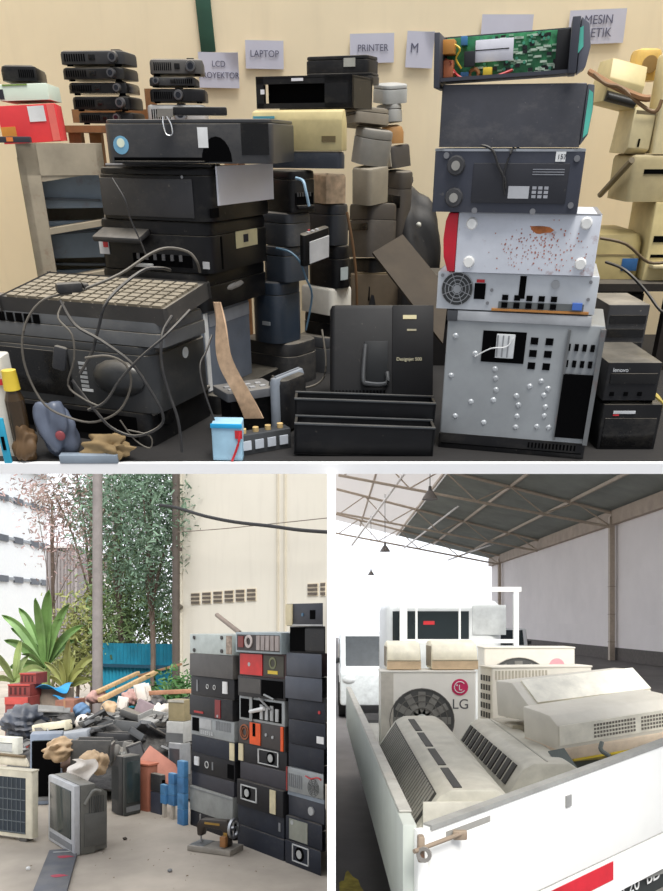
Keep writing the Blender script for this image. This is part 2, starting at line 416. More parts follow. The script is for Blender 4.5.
dev('computer_case', 'rusty white steel computer case with curved glossy red front bezel', 'computer case', P4, mat((206,210,218), .5, .1, .1, vary=.1, rust=.5), [
    ('bezel', mat((206,24,46), .28), lambda b,w,d,h: b.prism([(-w/2-.042,.02),(-w/2-.032,h*.2),(-w/2-.03,h*.8),(-w/2-.036,h-.003),(-w/2-.001,h-.002),(-w/2-.001,.001),(-w/2-.03,.001)][::-1] if 0 else [(-w/2-.001,.001),(-w/2-.022,.001),(-w/2-.036,h*.25),(-w/2-.04,h*.55),(-w/2-.036,h*.85),(-w/2-.028,h-.002),(-w/2-.001,h-.002)], -d/2+.002, d/2-.002, 'y', .002)),
    ('rim*', mat((150,152,156), .4, .5), lambda b,w,d,h: (b.box(0,-d/2+.006,h-.001,w*.98,.012,.003), b.box(w/2-.006,0,h-.001,.012,d*.98,.003))),
    ('rust_speck', mat((170,112,98), .8, vary=.3), lambda b,w,d,h: [b.cyl(fpt(w,d,h,'F',u_,v_,-.0004), fpt(w,d,h,'F',u_,v_,.0009), r_, n=7) for u_,v_,r_ in RSP]), ('rust_patch', mat((176,104,56), .8, vary=.4, scale=40), lambda b,w,d,h: b.lump(fpt(w,d,h,'F',.60,.74,.0),(.05,.003,.022),4,.4,2)),
    ('foot*', mat((232,232,228), .5), discs('F', [(.10,.82),(.10,.18),(.90,.86),(.90,.2)], .017, .012, .013))], 'computer cases in the tall stack', rv=.003)
P5 = U(577, 150, 212, D0, 429, 580, 77, front='L', base=P4.top)
def opencase(b, w, d, h):
    t = .004
    b.box(0,-d/2+t/2,h/2,w,t,h,bev=.001); b.box(0,d/2-t/2,h/2,w,t,h); b.box(-w/2+t/2,0,h/2,t,d,h); b.box(w/2-t/2,0,h/2,t,d,h); b.box(0,0,t/2,w,d,t)
dev('computer_case', 'open topped dark computer case with four round feet and white printed stickers', 'computer case', P5, mat((50,54,66), .45, .1, .35, vary=.15), [
    ('rim*', GALV, lambda b,w,d,h: (b.box(0,-d/2+.008,h+.001,w,.016,.006), b.box(0,d/2-.012,h+.001,w,.024,.006), b.box(-w/2+.012,0,h+.001,.024,d,.006), b.box(w/2-.015,0,h+.001,.03,d,.006), b.box(w*.02,0,h+.001,.02,d,.006))),
    ('drive_cage', GALV, lambda b,w,d,h: b.box(-.27*w,.02,h*.72,w*.35,d*.7,h*.5)),
    ('front_panel', mat((34,36,44), .5, 0, .3), 'F', .27,.91,.16,.80,.003,.002),
    ('sticker', WHT, 'F', .81,.875,.83,.985,.002), ('sticker>lettering', INK, 'TXT', 'F', .82,.87,.016,'157',.003),
    ('warning_label', mat((176,178,182), .6), 'F', .52,.66,.24,.44,.004),('regulatory_label*', mat((160,162,168), .6), grid('F',3,3,.68,.80,.25,.46,.004,.7,.7)),
    ('fine_print', mat((130,132,138), .6), bars('F',3,.67,.88,.62,.74,.004,.4,False)),
    ('foot*', mat((62,62,64), .6), discs('F', [(.15,.76),(.15,.24)], .026, .012, .022)), ('foot_cap*', mat((150,148,142), .6), discs('F', [(.15,.76),(.15,.24)], .012, .016)),
    ('screw', SCREW, discs('F', [(.95,.88),(.95,.14),(.08,.92),(.3,.03),(.7,.03)], .008)),
    ('stray_cable', CORD, lambda b,w,d,h: b.tube([(-.4*w,-d/2+.04,h+.012),(-.25*w,-d/2+.005,h+.014),(-.12*w,-d/2-.006,h+.004),(-.06*w,-d/2-.008,h*.75),(-.01*w,-d/2-.007,h*.55),(0,-d/2-.006,h*.4)], .0035)),
    ('stray_cable', CORD, lambda b,w,d,h: b.tube([(.1*w,0,h*.9),(.04*w,-d/2+.02,h+.01),(.01*w,-d/2-.006,h*.95),(-.02*w,-d/2-.008,h*.6),(0,-d/2-.005,h*.3)], .0025))], 'computer cases in the tall stack')
P6 = U(579, 82, 138, D0, 436, 584, 77, front='L', base=P5.top+.006)
dev('computer_case', 'plain dusty charcoal computer case with thin teal edge, below the opened circuit board', 'computer case', P6, mat((52,54,62), .6, 0, 1.2, (150,146,142), vary=.25), [
    ('bezel', mat((80,84,92), .5, 0, .4), lambda b,w,d,h: b.prism([(w/2+.001,.004),(w/2+.018,h*.2),(w/2+.022,h*.6),(w/2+.018,h-.004),(w/2+.001,h-.002)], -d/2+.004, d/2-.004, 'y', .002)),
    ('bezel>teal_strip', TEAL, lambda b,w,d,h: b.prism([(w/2+.006,h*.15),(w/2+.017,h*.22),(w/2+.021,h*.6),(w/2+.017,h*.85),(w/2+.006,h*.9)], -d/2+.001, -d/2+.0035, 'y'))], 'computer cases in the tall stack', rv=.008)
# open case with the circuit board, tilted up on its side
P7 = U(574, 24, 79, D0, 433, None, 77, front='L', width=.13, base=P6.top+.012, tilt=(0,-2.6))
GRN = mat((52,128,84), .4, vary=.5, scale=60)
def tray(b, w, d, h):
    b.box(0,d/2-.003,h/2,w,.006,h); b.box(0,0,.004,w,d,.008); b.box(-w/2+.006,-.01,h/2-.008,.014,d+.02,h*1.12,bev=.002); b.box(w/2-.006,-.004,h/2+.004,.02,d+.01,h*1.1,bev=.002)
rn = random.Random(5)
comps = {k: [] for k in ('chip','capacitor','resistor','connector')}
for k, n_, sz in (('chip',30,(.012,.006,.008)),('capacitor',34,(.004,.010,.004)),('resistor',80,(.012,.004,.004)),('connector',34,(.018,.008,.005))):
    for _ in range(n_):
        comps[k].append((rn.uniform(.28,.93), rn.uniform(.08,.94), sz))
def comp(k):
    def f(b,w,d,h):
        for u,v,(a,t,c) in comps[k]:
            q = fpt(w,d,h,'F',u,v,0); yb = d/2-.010-.0
            if k == 'capacitor': b.cyl((q.x,yb,q.z),(q.x,yb-t,q.z),a,n=8)
            else: b.box(q.x,yb-t/2,q.z,a,t,c)
    return f
def dplate(u0,u1,v0,v1,dep,th):
    def f(b,w,d,h):
        p, q = fpt(w,d,h,'F',u0,v0), fpt(w,d,h,'F',u1,v1)
        b.box((p.x+q.x)/2, d/2-dep-th/2, (p.z+q.z)/2, q.x-p.x, th, q.z-p.z, bev=.001)
    return f
def coil(u, v, r, t):
    def f(b,w,d,h):
        q = fpt(w,d,h,'F',u,v); c = Vector((q.x, d/2-.03, q.z))
        b.tube([c+Vector((r*math.cos(a),0,r*math.sin(a))) for a in [i*math.pi/6 for i in range(13)]], t, 7, 1)
    return f
dev('opened_computer', 'opened computer case with exposed green circuit board, topmost on the tall stack', 'computer', P7, mat((58,60,70), .5, 0, .3), [
    ('circuit_board', GRN, dplate(.05,.95,.04,.97,.006,.004)),
    ('circuit_board>chip*', mat((26,28,30), .4), comp('chip')), ('circuit_board>capacitor*', mat((70,150,120), .4), comp('capacitor')),
    ('circuit_board>resistor*', mat((150,190,160), .5), comp('resistor')), ('circuit_board>connector*', mat((190,210,190), .5), comp('connector')),
    ('label_plate', mat((216,216,224), .6), dplate(.27,.55,.40,.86,.034,.004)), ('label_plate>crack', HOLE, dplate(.27,.52,.64,.66,.038,.001)),
    ('heatsink', mat((34,36,40), .4), dplate(.19,.27,.32,.64,.030,.02)),
    ('transformer', mat((206,142,66), .5), dplate(.03,.12,.60,.90,.01,.06)), ('transformer', mat((186,110,74), .5), dplate(.04,.11,.12,.48,.01,.05)),
    ('yellow_capacitor', YEL, dplate(.335,.40,.10,.28,.010,.04)), ('blue_capacitor', BLU, dplate(.16,.205,.78,.97,.01,.03)), ('blue_capacitor', BLU, dplate(.165,.225,.08,.22,.01,.03)),
    ('coil', mat((150,104,60), .5), coil(.265,.16,.012,.005)),
    ('wiring', RED, lambda b,w,d,h: b.tube([(-.40*w,d/2-.03,.3*h),(-.33*w,d/2-.05,.10*h),(-.2*w,d/2-.04,.05*h),(-.05*w,d/2-.04,.10*h),(.05*w,d/2-.03,.2*h)], .0035)),
    ('wiring', YEL, lambda b,w,d,h: b.tube([(-.42*w,d/2-.05,.85*h),(-.34*w,d/2-.06,.7*h),(-.37*w,d/2-.05,.5*h),(-.33*w,d/2-.04,.3*h)], .0025)),
    ('wiring', mat((170,80,60), .5), lambda b,w,d,h: b.tube([(-.45*w,d/2-.05,.5*h),(-.40*w,d/2-.06,.42*h),(-.43*w,d/2-.05,.3*h),(-.38*w,d/2-.05,.2*h)], .003)),
    ('fan_shroud', mat((24,24,26), .5), dplate(.86,.955,.08,.95,.010,.03)),
    ('front_bezel', mat((96,98,108), .5, 0, .3), lambda b,w,d,h: b.prism([(w/2+.006,0),(w/2+.026,h*.1),(w/2+.034,h*.5),(w/2+.026,h*.95),(w/2+.006,h*1.08)], -d/2, d/2, 'y', .002)),
    ('front_bezel>teal_badge', TEAL, lambda b,w,d,h: b.prism([(w/2+.002,h*.35),(w/2+.016,h*.5),(w/2+.012,h*.9),(w/2+.002,h*.86)], -d/2-.003, -d/2-.0005, 'y'))], 'computer cases in the tall stack', body='tray', shape=tray)

# black towers right of the stack
Pa = U(596, 404, 461, D0+.10, None, 655, depth=.3, base=ZF+.001)
LOGO = mat((200,202,204), .4)
dev('computer_case', 'black office computer case with silver badge and red mark, lowest in the right corner', 'computer case', Pa, BLK, [
    ('badge', LOGO, 'F', .18,.55,.80,.86,.003), ('red_mark', RED, 'F', .18,.28,.755,.785,.003), ('power_button', LOGO, disc('F',.62,.2,.006)), ('lower_panel', GLOSS, 'F', .06,.94,.06,.70,.004,.003)], 'black computers in the right corner')
Pb = U(602, 362, 392, D0+.10, None, 656, depth=.3, base=Pa.top+.012)
dev('computer_case', 'slim black computer case with thin silver lettering resting on the badged black one', 'computer case', Pb, BLK2, [
    ('drive_bay', GLOSS, 'F', .08,.95,.45,.72,.004,.002), ('lettering', LOGO, 'TXT', 'F', .10,.76,.018,'lenovo',.003), ('port*', HOLE, grid('F',3,1,.12,.9,.12,.25,.003,.3,.8)),
    ('foot*', HOLE, lambda b,w,d,h: [b.box(sx*w*.4,sy*d*.4,-.006,.03,.03,.012) for sx in (-1,1) for sy in (-1,1)])], 'black computers in the right corner')
Pc = U(590, 302, 345, D0+.42, None, 630, depth=.25, base=ZF+.001, height=.40)
dev('computer_case', 'black tower with dusty grey top standing behind the slim computers', 'computer case', Pc, mat((40,41,45), .5, 0, .9), [
    ('drive_bay', GLOSS, bars('F',3,.06,.94,.62,.96,.004,.6,False)), ('vent', HOLE, bars('F',8,.1,.9,.1,.45,.002,.5))], 'black computers in the right corner')

# ------------------------------------------------------------------ back right: cream typewriters and printers on a rack, its shade put into a dark colour
TB = ZF+.36
b = B(); b.box(1.05,4.0,TB-.015,.9,.75,.03); rk = b.build('tabletop', mat((40,34,30), .7, 0, .3))
root = thing('storage_table', 'low table against the wall carrying the cream machines, coloured dark for shade', 'table', MU); rk.parent = root
for sx in (.64, 1.46):
    for sy in (3.66, 4.34):
        b = B(); b.box(sx, sy, (ZF+TB-.03)/2, .05, .05, TB-.03-ZF); b.build('leg', mat((40,34,30), .7), root)
CR1 = mat((206,190,138), .5, 0, .35, (170,150,110)); CR2 = mat((176,160,110), .5, 0, .4, (160,140,100)); CR3 = mat((218,204,160), .5, 0, .3)
Pm = U(572, 196, 236, 3.75, None, 640, depth=.34, base=TB+.001, height=.19)
dev('typewriter', 'rounded cream machine with a blue label beside the tall stack', 'typewriter', Pm, CR2, [('badge', mat((44,96,150), .4), 'F', .70,.93,.18,.44,.003,.001), ('seam', mat((150,134,96), .6), 'F', .02,.98,.5,.53,.002)],
    'cream machines at the back', rv=.06, rt=.05)
Pn = U(642, 205, 240, 3.72, None, 690, depth=.3, base=TB+.001, height=.30)
dev('dot_printer', 'cream box printer with slotted front at the right edge of the room', 'printer', Pn, CR1, [('slot', HOLE, 'F', .08,.9,.50,.58,.003), ('slot', HOLE, 'F', .08,.9,.30,.34,.003), ('tray', CR3, lambda b,w,d,h: b.box(0,-d/2-.03,h*.2,w*.85,.06,.015,bev=.004))], 'cream machines at the back')
Pn1 = U(626, 172, 205, 3.73, None, 690, depth=.28, base=Pn.top, height=.17)
dev('dot_printer', 'dull olive cream machine wedged above the slotted printer', 'printer', Pn1, mat((176,162,122), .6, 0, .4), [('slot', HOLE, 'F', .2,.9,.6,.7,.003)], 'cream machines at the back', rv=.02, rt=.02)
Pn2 = U(626, 130, 172, 3.76, None, 648, depth=.24, base=Pn1.top, height=.16, tilt=(0,4))
dev('dot_printer', 'tapered cream printer body with a small dark slot', 'printer', Pn2, CR3, [('slot', HOLE, 'F', .42,.50,.16,.34,.003), ('paper_feed', mat((120,108,80), .6), 'F', .05,.95,.86,.94,.004)],
    'cream machines at the back', prof=[(0,.12),(.05,1),(.9,1),(1,0),(.15,0)])
Pn3 = U(601, 96, 128, 3.78, None, 638, depth=.22, base=Pn2.top+.006, height=.15, tilt=(0,12))
dev('dot_printer', 'cream printer lying tilted with its dark mechanism showing underneath', 'printer', Pn3, CR1, [('mechanism', mat((86,80,66), .6), 'F', .04,.9,.02,.26,.006), ('platen', mat((50,50,48), .4), lambda b,w,d,h: b.cyl((-w*.42,-d/2-.006,h*.14),(w*.4,-d/2-.006,h*.14),.012))],
    'cream machines at the back', prof=[(0,0),(0,.55),(.2,1),(1,1),(1,0)])
Pn4 = U(652, 90, 152, 3.74, None, 690, depth=.14, base=Pn1.top+.002, height=.34)
dev('dot_printer', 'tall pale cream machine cover at the right edge, highest of the cream heap', 'printer', Pn4, CR3, [('seam', mat((170,160,120), .6), 'F', .05,.95,.82,.84,.003)], 'cream machines at the back', rv=.012, rt=.015)
one('wooden_bar', 'long pale wooden arm slanting across the cream machines from the tall stack', 'bar', MU, WOOD, lambda b: b.tube([UP.at(590,72,3.9),UP.at(610,84,3.75),UP.at(640,97,3.6),UP.at(650,98,3.58)], .012))
one('steel_strut', 'grey steel strut leaning below the tapered cream printer', 'bar', MU, mat((120,108,84), .5), lambda b: b.tube([UP.at(600,195,3.98),UP.at(632,160,3.62)], .012, smooth=1))
Pq = U(634, 74, 95, 3.9, None, 660, depth=.12, base=Pn3.top-.06, height=.11)
dev('cable_spool', 'small amber plastic housing lying on top of the cream machines', 'spool', Pq, mat((212,176,96), .4), [('hub', mat((150,120,70), .5), disc('F',.5,.5,.03,.01))], None, rv=.03, rt=.02)
wire(UP, 'power_cable', 'tan cable trailing over the cream printers by the paper sign', [(594,74,3.75),(606,84,3.7),(622,88,3.66),(640,104,3.6),(655,112,3.56),(662,100,3.56)], .007, mat((120,92,60), .6))
wire(UP, 'power_cable', 'dark cable looping below the blue labelled cream machine', [(606,262,3.6),(625,270,3.5),(645,290,3.45),(660,310,3.4),(668,312,3.4)], .006, CORD)
wire(UP, 'power_cable', 'brown cable lying under the round cream machine towards the right', [(600,238,3.52),(626,244,3.5),(648,262,3.5),(668,262,3.5)], .006, mat((100,84,60), .6))
wire(UP, 'power_cable', 'yellow stub of cable at the foot of the right corner computers', [(652,392,2.9),(658,398,2.85),(664,406,2.85)], .008, mat((190,170,90), .6))

for lab_, xa_, wa_, hh_ in (('black box added to darken the gap under the table, left one', .72, .30, .27), ('black box added to darken the gap under the table, right one', 1.08, .30, .30)):  # boxes added so the gap under the table reads dark
    Px = at_place(UP, (xa_+.15, 3.95, ZF+.001), wa_, .4, hh_)
    dev('printer', lab_, 'printer', Px, BLK, [('slot', HOLE, 'F', .1,.9,.5,.6,.003), ('lid', BLK2, 'T', .02,.98,.02,.98,.015,.004)], 'dark boxes added under the table', rv=.02)
# ------------------------------------------------------------------ centre: the dark aisle
Pd = U(330, 350, 424, 2.98, None, 436, depth=.16, base=ZF+.004, height=.36, tilt=(-26,0))
dev('large_printer', 'broad dusty black printer cover leaning back in the dark aisle with small gold lettering', 'printer', Pd, mat((20,21,24), .5, 0, .3, spec=.2), [
    ('side_cover', mat((22,22,24), .5, spec=.2), 'F', .60,.995,.02,.98,.004,.002), ('latch', mat((34,36,38), .5, spec=.2), 'F', .33,.56,.16,.62,.004,.003), ('latch>handle', mat((70,72,74), .4), lambda b,w,d,h: b.tube([(-.16*w,-d/2-.012,.58*h),(-.18*w,-d/2-.02,.24*h),(-.14*w,-d/2-.02,.18*h),(.04*w,-d/2-.02,.18*h),(.05*w,-d/2-.012,.3*h)], .008)),
    ('lettering', mat((196,190,160), .5), 'TXT', 'F', .64,.42,.017,'Designjet 500',.006), ('badge', mat((200,190,150), .5), 'F', .70,.83,.84,.88,.006), ('badge>sub_line', mat((150,144,120), .5), 'F', .74,.83,.72,.74,.006),
    ('vent', HOLE, bars('F',16,.02,.55,.05,.12,.003,.5))], None, rv=.02, rt=.02)
Pe = U(338, 421, 430, 2.86, None, 386, depth=.12, base=ZF+.004, height=.03)
dev('paper_tray', 'small pale plastic strip on the floor before the leaning printer cover', 'tray', Pe, mat((190,192,194), .5, 0, .3), [('groove', GRY, bars('T',5,.05,.95,.2,.8,.002))])
for i, (yt, D, lab) in enumerate(((413, 2.62, 'long black empty tray lying across the aisle, the one further back'), (432, 2.50, 'long black empty tray lying across the aisle, nearest the front edge'))):
    Pt = U(294, yt, 458, D, None, 434, depth=.09, base=ZF+.001, height=.145 if i == 0 else .10, tilt=(0,2.0))
    def trayf(b, w, d, h):
        b.box(0,-d/2+.004,h/2,w,.008,h,bev=.002); b.box(0,d/2-.004,h/2,w,.008,h,bev=.002); b.box(-w/2+.004,0,h/2,.008,d,h); b.box(w/2-.004,0,h/2,.008,d,h); b.box(0,0,.004,w,d,.008)
    dev('paper_tray', lab, 'tray', Pt, mat((17,18,21), .4, 0, .2, spec=.2), [('rim*', mat((60,64,68), .35, 0, .2), lambda b,w,d,h: (b.box(0,-d/2+.004,h+.001,w,.014,.004), b.box(0,d/2-.004,h+.001,w,.012,.004)))], 'trays across the aisle', shape=trayf)
# cardboard sheet, black bag and chair in the dark
cs = MU
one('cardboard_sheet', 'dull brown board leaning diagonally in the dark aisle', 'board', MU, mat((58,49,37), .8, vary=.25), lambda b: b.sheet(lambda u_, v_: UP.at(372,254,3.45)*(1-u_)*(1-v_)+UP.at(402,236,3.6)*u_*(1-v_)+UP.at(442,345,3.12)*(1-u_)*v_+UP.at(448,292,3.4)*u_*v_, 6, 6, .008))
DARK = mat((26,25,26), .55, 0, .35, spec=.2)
for lab_, x0_, x1_, yt_, D_, dp_, hh_ in (('broad dark machine added to darken the wall behind the leaning brown board', 398, 452, 262, 3.72, .25, .36), ('low dark machine added to darken the aisle beside the crumpled bag', 352, 384, 318, 3.62, .2, .16)):  # machines added to make the wall behind the aisle read dark
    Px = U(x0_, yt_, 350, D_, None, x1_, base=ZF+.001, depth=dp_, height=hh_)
    dev('dark_filler', lab_, 'machine', Px, DARK, [('lid', DARK, 'T', .02,.98,.02,.98,.02,.006), ('slot', HOLE, 'F', .1,.9,.5,.6,.003)], None, rv=.02, rt=.015)
Pf = U(382, 176, 215, 4.05, None, 440, depth=.26, base=ZF+.001)
def bag(b,w,d,h): b.lump((0,0,h*.46), (w,d,h*.9), 3, .10)
dev('sack', 'bulging black sack slumped against the wall behind the aisle', 'sack', Pf, mat((24,24,26), .6, 0, .3), shape=bag, parts=[('knot', mat((52,52,54), .6), lambda b,w,d,h: b.lump((-.2*w,-.05,h*.98),(w*.3,.1,.06),5,.15)), ('mark', mat((190,190,180), .5), lambda b,w,d,h: b.sphere((.05*w,-d*.52,h*.74),.012))])
Pg = U(357, 300, 360, 3.35, None, 380, depth=.2, base=ZF+.001, height=.22)
dev('plastic_bag', 'crumpled dark bag with a dull red patch low in the aisle', 'bag', Pg, mat((58,56,62), .35), [('red_patch', mat((150,40,40), .5), lambda b,w,d,h: b.lump((0,-d*.4,h*.75),(w*.5,.06,.05),8,.3,2))], shape=lambda b,w,d,h: b.lump((0,0,h*.5),(w,d,h),11,.3))
Ph = U(350, 232, 252, 3.9, None, 436, depth=.06, base=ZF+.001, height=.36)
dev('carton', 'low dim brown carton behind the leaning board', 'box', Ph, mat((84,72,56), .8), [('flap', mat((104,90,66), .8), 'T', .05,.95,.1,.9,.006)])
wire(UP, 'power_cable', 'thin brown cable hanging beside the printers at the dark aisle', [(347,212,3.2),(352,240,3.2),(356,275,3.22),(357,310,3.25)], .005, mat((110,80,50), .6))
# ------------------------------------------------------------------ printers: a base, a lid, a slot and a control strip
def printer(label, P, m, group, lid=.2, rv=.03, slot='F', lm=None, extra=(), name='printer', strip=True, labels=(), rt=.012):
    def body(b, w, d, h): b.vbox(0,0,0,w,d,h*(1-lid)-.002,rv,.004,4,2)
    parts = [('lid', lm or m, lambda b,w,d,h: b.vbox(0,0,h*(1-lid),w*.985,d*.985,h*lid,rv,rt,4,2))]
    if lid == 0:
        parts = []
        body = lambda b,w,d,h: b.vbox(0,0,0,w,d,h,rv,rt,4,2)
    if slot:
        t = 1-lid
        parts += [('output_slot', HOLE, slot,.14,.86,t*.22,t*.58,.0015), ('output_slot>roller*', mat((70,70,70),.5,0,.4), lambda b,w,d,h: [plate(b,w,d,h,slot,.2+i*.1,.24+i*.1,t*.48,t*.6,.005) for i in range(6)]),
                  ('tray', BLK2, slot,.18,.82,t*.10,t*.22,.014,.003)]
    if strip: parts += [('control_strip', GLOSS, slot or 'F',.05,.95,(1-lid)*.72,(1-lid)*.9,.003,.001)]
    return dev(name, label, 'printer', P, m, list(parts)+list(extra), group, shape=body)
JR = random.Random(4)
def stack(D, base, items, group, jit=0):
    for it in items:
        lab, xc, yt, yb, xl, xr, yaw, m = it[:8]; kw = dict(it[8]) if len(it) > 8 else {}
        P = U(xc, yt, yb, D+kw.pop('dD',0), xl, xr, yaw, base=base, front=kw.pop('front','L'), tilt=kw.pop('tilt',(0,0)), height=kw.pop('height',None), depth=kw.pop('depth',None), gap=.002)
        if jit: P.M = P.M @ Euler((R(JR.uniform(-jit,jit)), R(JR.uniform(-jit,jit)), R(JR.uniform(-3*jit,3*jit)))).to_matrix().to_4x4()
        base = P.top+kw.pop('up',0)+jit*.0008
        yield_ = printer(lab, P, m, group, **kw)
    return base
GB = 'black printers in the main stack'
# main stack, B
PB6 = U(222, 396, 461, 2.95, 120, 287, 66, base=ZF+.001, front='L')
printer('black box printer on the floor under the slate grey case', PB6, BLK, GB, lid=0, slot=None, strip=False, extra=[('seam', HOLE, 'R', .05,.95,.55,.57,.002)])
PB5 = U(209, 312, 396, 2.99, 150, 254, 66, base=PB6.top, front='L')
printer('slate grey upright case with a white edge under the black printer stack', PB5, SLATE, GB, lid=0, slot=None, rv=.008, strip=False, extra=[('edge_strip', WHT, 'R', .0,.07,.02,.98,.004), ('pale_band', mat((150,154,160), .5), 'R', .1,.98,.80,.95,.002)])  # band near the top of the right face is paler than the case
PB4 = U(206, 274, 310, 2.97, 101, 271, 66, base=PB5.top, front='L', gap=.002)
printer('black printer with a pale torn mark on its side, fourth in the main stack', PB4, BLK, GB, lid=.35, rv=.045, slot=None, strip=False, extra=[('torn_mark', mat((176,172,166), .6), lambda b,w,d,h: b.lump(fpt(w,d,h,'R',.45,.5,.001),(.008,.12,.025),4,.3,2)), ('tray_cover', GLOSS, 'F', .1,.8,.1,.55,.004,.003)])
PB3 = U(212, 222, 274, 2.96, 99, 272, 66, base=PB4.top, front='L', gap=.002)
CORDW = mat((200,200,196), .5)
printer('black printer with a cream inspection sticker, third from the top of the main stack', PB3, BLK, GB, lid=.26, rv=.045, slot=None, strip=False, extra=[
    ('output_slot', HOLE, 'F', .32,.84,.10,.34,.002), ('output_slot>roller*', mat((96,96,98),.5,0,.4), lambda b,w,d,h: [plate(b,w,d,h,'F',.36+i*.075,.385+i*.075,.22,.34,.006) for i in range(6)]),
    ('control_panel', mat((58,58,60),.4,0,.9), lambda b,w,d,h: b.box(-.22*w,-d/2-.03,h*.70,w*.42,.075,.02,rot=(.35,0,0),bev=.006)),
    ('ink_label', mat((214,214,214),.5), 'F', .02,.11,.28,.55,.003), ('ink_label>red_patch', RED, 'F', .06,.105,.42,.53,.004),
    ('white_clip', CORDW, 'F', .33,.50,.06,.14,.012,.003),
    ('inspection_sticker', mat((222,212,168),.6), 'R', .40,.76,.40,.74,.002), ('inspection_sticker>black_dot', INK, 'R', .52,.60,.50,.66,.003), ('side_seam', HOLE, 'R', .16,.18,.05,.7,.002),
    ('brand_mark', mat((200,200,200),.5), 'F', .93,.985,.10,.24,.002)])
PB2 = U(212, 168, 217, 2.95, 98, 274, 66, base=PB3.top, front='L', gap=.002)
printer('black printer with a large blank white panel on its right side, second from the top', PB2, BLK, GB, lid=.12, rv=.05, slot=None, strip=False, rt=.008, extra=[
    ('white_panel', mat((232,232,238),.5,vary=.03), 'R', .10,1.0,.30,1.04,.006), ('front_panel', mat((46,47,51),.45,0,.6), 'F', .05,.86,.06,.80,.004,.004), ('front_panel>screw', SCREW, discs('F',[(.2,.3),(.3,.7),(.62,.5),(.78,.84)],.005)),
    ('usb_socket', HOLE, 'R', -.02,.09,.08,.26,.006), ('top_rods*', mat((120,118,118),.4,.3), lambda b,w,d,h: (b.cyl((-w*.45,-d*.4,h+.006),(w*.45,-d*.36,h+.006),.005,n=8), b.cyl((-w*.43,-d*.28,h+.006),(w*.45,-d*.25,h+.006),.005,n=8)))])
PB1 = U(273, 118, 160, 2.93, 105, 296, 82, base=PB2.top+.012, front='L', gap=.002)
printer('black flatbed printer with round blue sticker and white tag, topmost of the main stack', PB1, mat((46,47,50),.38,0,.6), GB, lid=.08, rv=.03, slot=None, strip=False, extra=[
    ('blue_sticker', mat((120,176,206),.5), disc('F',.10,.42,.026,.002)), ('blue_sticker>emblem', mat((214,222,200),.5), disc('F',.10,.47,.013,.003)),
    ('white_tag', WHT, 'F', .565,.625,.36,.82,.002), ('lower_shelf', HOLE, 'F', .05,.62,.03,.14,.002), ('bottom_lip', BLK, 'F', .06,.60,.02,.06,.02,.002), ('arch_recess', HOLE, lambda b,w,d,h: b.prism([(w*.17+.05*math.cos(a),h*.04+.07*math.sin(a)) for a in [math.pi*i/10 for i in range(11)]],-d/2-.0015,-d/2+.01,'y')),
    ('gloss_patch', GLOSS, 'F', .82,.98,.2,.9,.0015)])
# clip and flat charger lying on it
def clip(b):
    b.prism([(-.02,0),(.02,0),(.004,.022),(-.004,.022)],-.025,.025,'x')
P = at_place(UP, tuple(UP.at(166,117,2.95)), .06,.05,.03)
root = thing('binder_clip','large black binder clip with silver handles hanging over the flatbed printer','clip',P.M)
b=B(); clip(b); b.build('jaw', GLOSS, root)
for sx in (-1,1):
    b=B(); b.tube([(sx*.006,-.02,.0),(sx*.012+.01,-.05,-.02),(sx*.010+.016,-.062,-.045),(.018,-.064,-.05)],.002); b.build('handle', STL, root)
one('flat_adapter','flat dusty black adapter lying on the flatbed printer by the white tag','adapter', at_place(UP, tuple(UP.at(200,116,3.05)),.1,.1,.02,10).M, BLK2, lambda b: b.vbox(0,0,.002,.17,.10,.022,.01,.005))
# foreground left printers with the keyboard
GA = 'printers in the left foreground'
PA3 = U(152, 414, 461, 2.58, -70, 214, 68, base=ZF+.001, front='L')
printer('black dusty printer base on the floor in the left corner of the store room', PA3, BLK, GA, lid=0, rv=.03, slot=None, strip=False, extra=[('recess', HOLE, 'F', .3,.95,.2,.86,.002), ('side_ledge', mat((96,94,90),.6,0,.8), lambda b,w,d,h: b.box(w/2+.004,0,h*.96,.012,d*.9,.012,bev=.004)), ('round_cap', GLOSS, disc('R',.25,.9,.05,.012))])
PA2 = U(158, 348, 412, 2.57, -70, 214, 68, base=PA3.top, front='L')
printer('black printer with a small white specification label under the dusty keyboard', PA2, mat((40,42,44),.4,0,.6), GA, lid=.12, rv=.05, slot=None, strip=False, extra=[
    ('front_door', GLOSS, 'F', .08,.66,.12,.82,.006,.004), ('specification_label', mat((170,172,172),.6), bars('F',6,.70,.73,.30,.72,.003,.6,False)), ('specification_label>bar', WHT, 'F', .70,.745,.24,.28,.003),
    ('sticker', mat((190,192,190),.5), lambda b,w,d,h: b.cyl(fpt(w,d,h,'R',.55,.75,0),fpt(w,d,h,'R',.55,.75,.002),.018)), ('bulge', mat((36,38,40),.35,0,.5), lambda b,w,d,h: b.sphere((w*.36,-d/2,h*.5),.1,(1,.35,.6)))])
PA1 = U(163, 322, 346, 2.56, -70, 208, 68, base=PA2.top, front='L')
printer('grey scanner lid section lying between keyboard and black printer', PA1, mat((82,84,86),.45,0,.85), GA, lid=.45, rv=.02, slot=None, strip=False, extra=[('grille', HOLE, bars('F',5,.33,.52,.55,.9,.003,.7))])
PK = U(164, 316, 323, 2.55, -2, 208, 68, base=PA1.top+.05, front='L', tilt=(9,0))
KTN = mat((132,123,106),.8,0,.5,(156,146,128))
dev('keyboard','large dusty tan keyboard lying on the left foreground printer','keyboard',PK,mat((58,56,54),.6,0,.8),[
    ('key_bed', mat((74,69,60),.8,0,.6), 'T', .02,.98,.04,.96,.003), ('key*', KTN, grid('T',14,7,.03,.98,.06,.95,.012,.78,.74))], rv=.01)
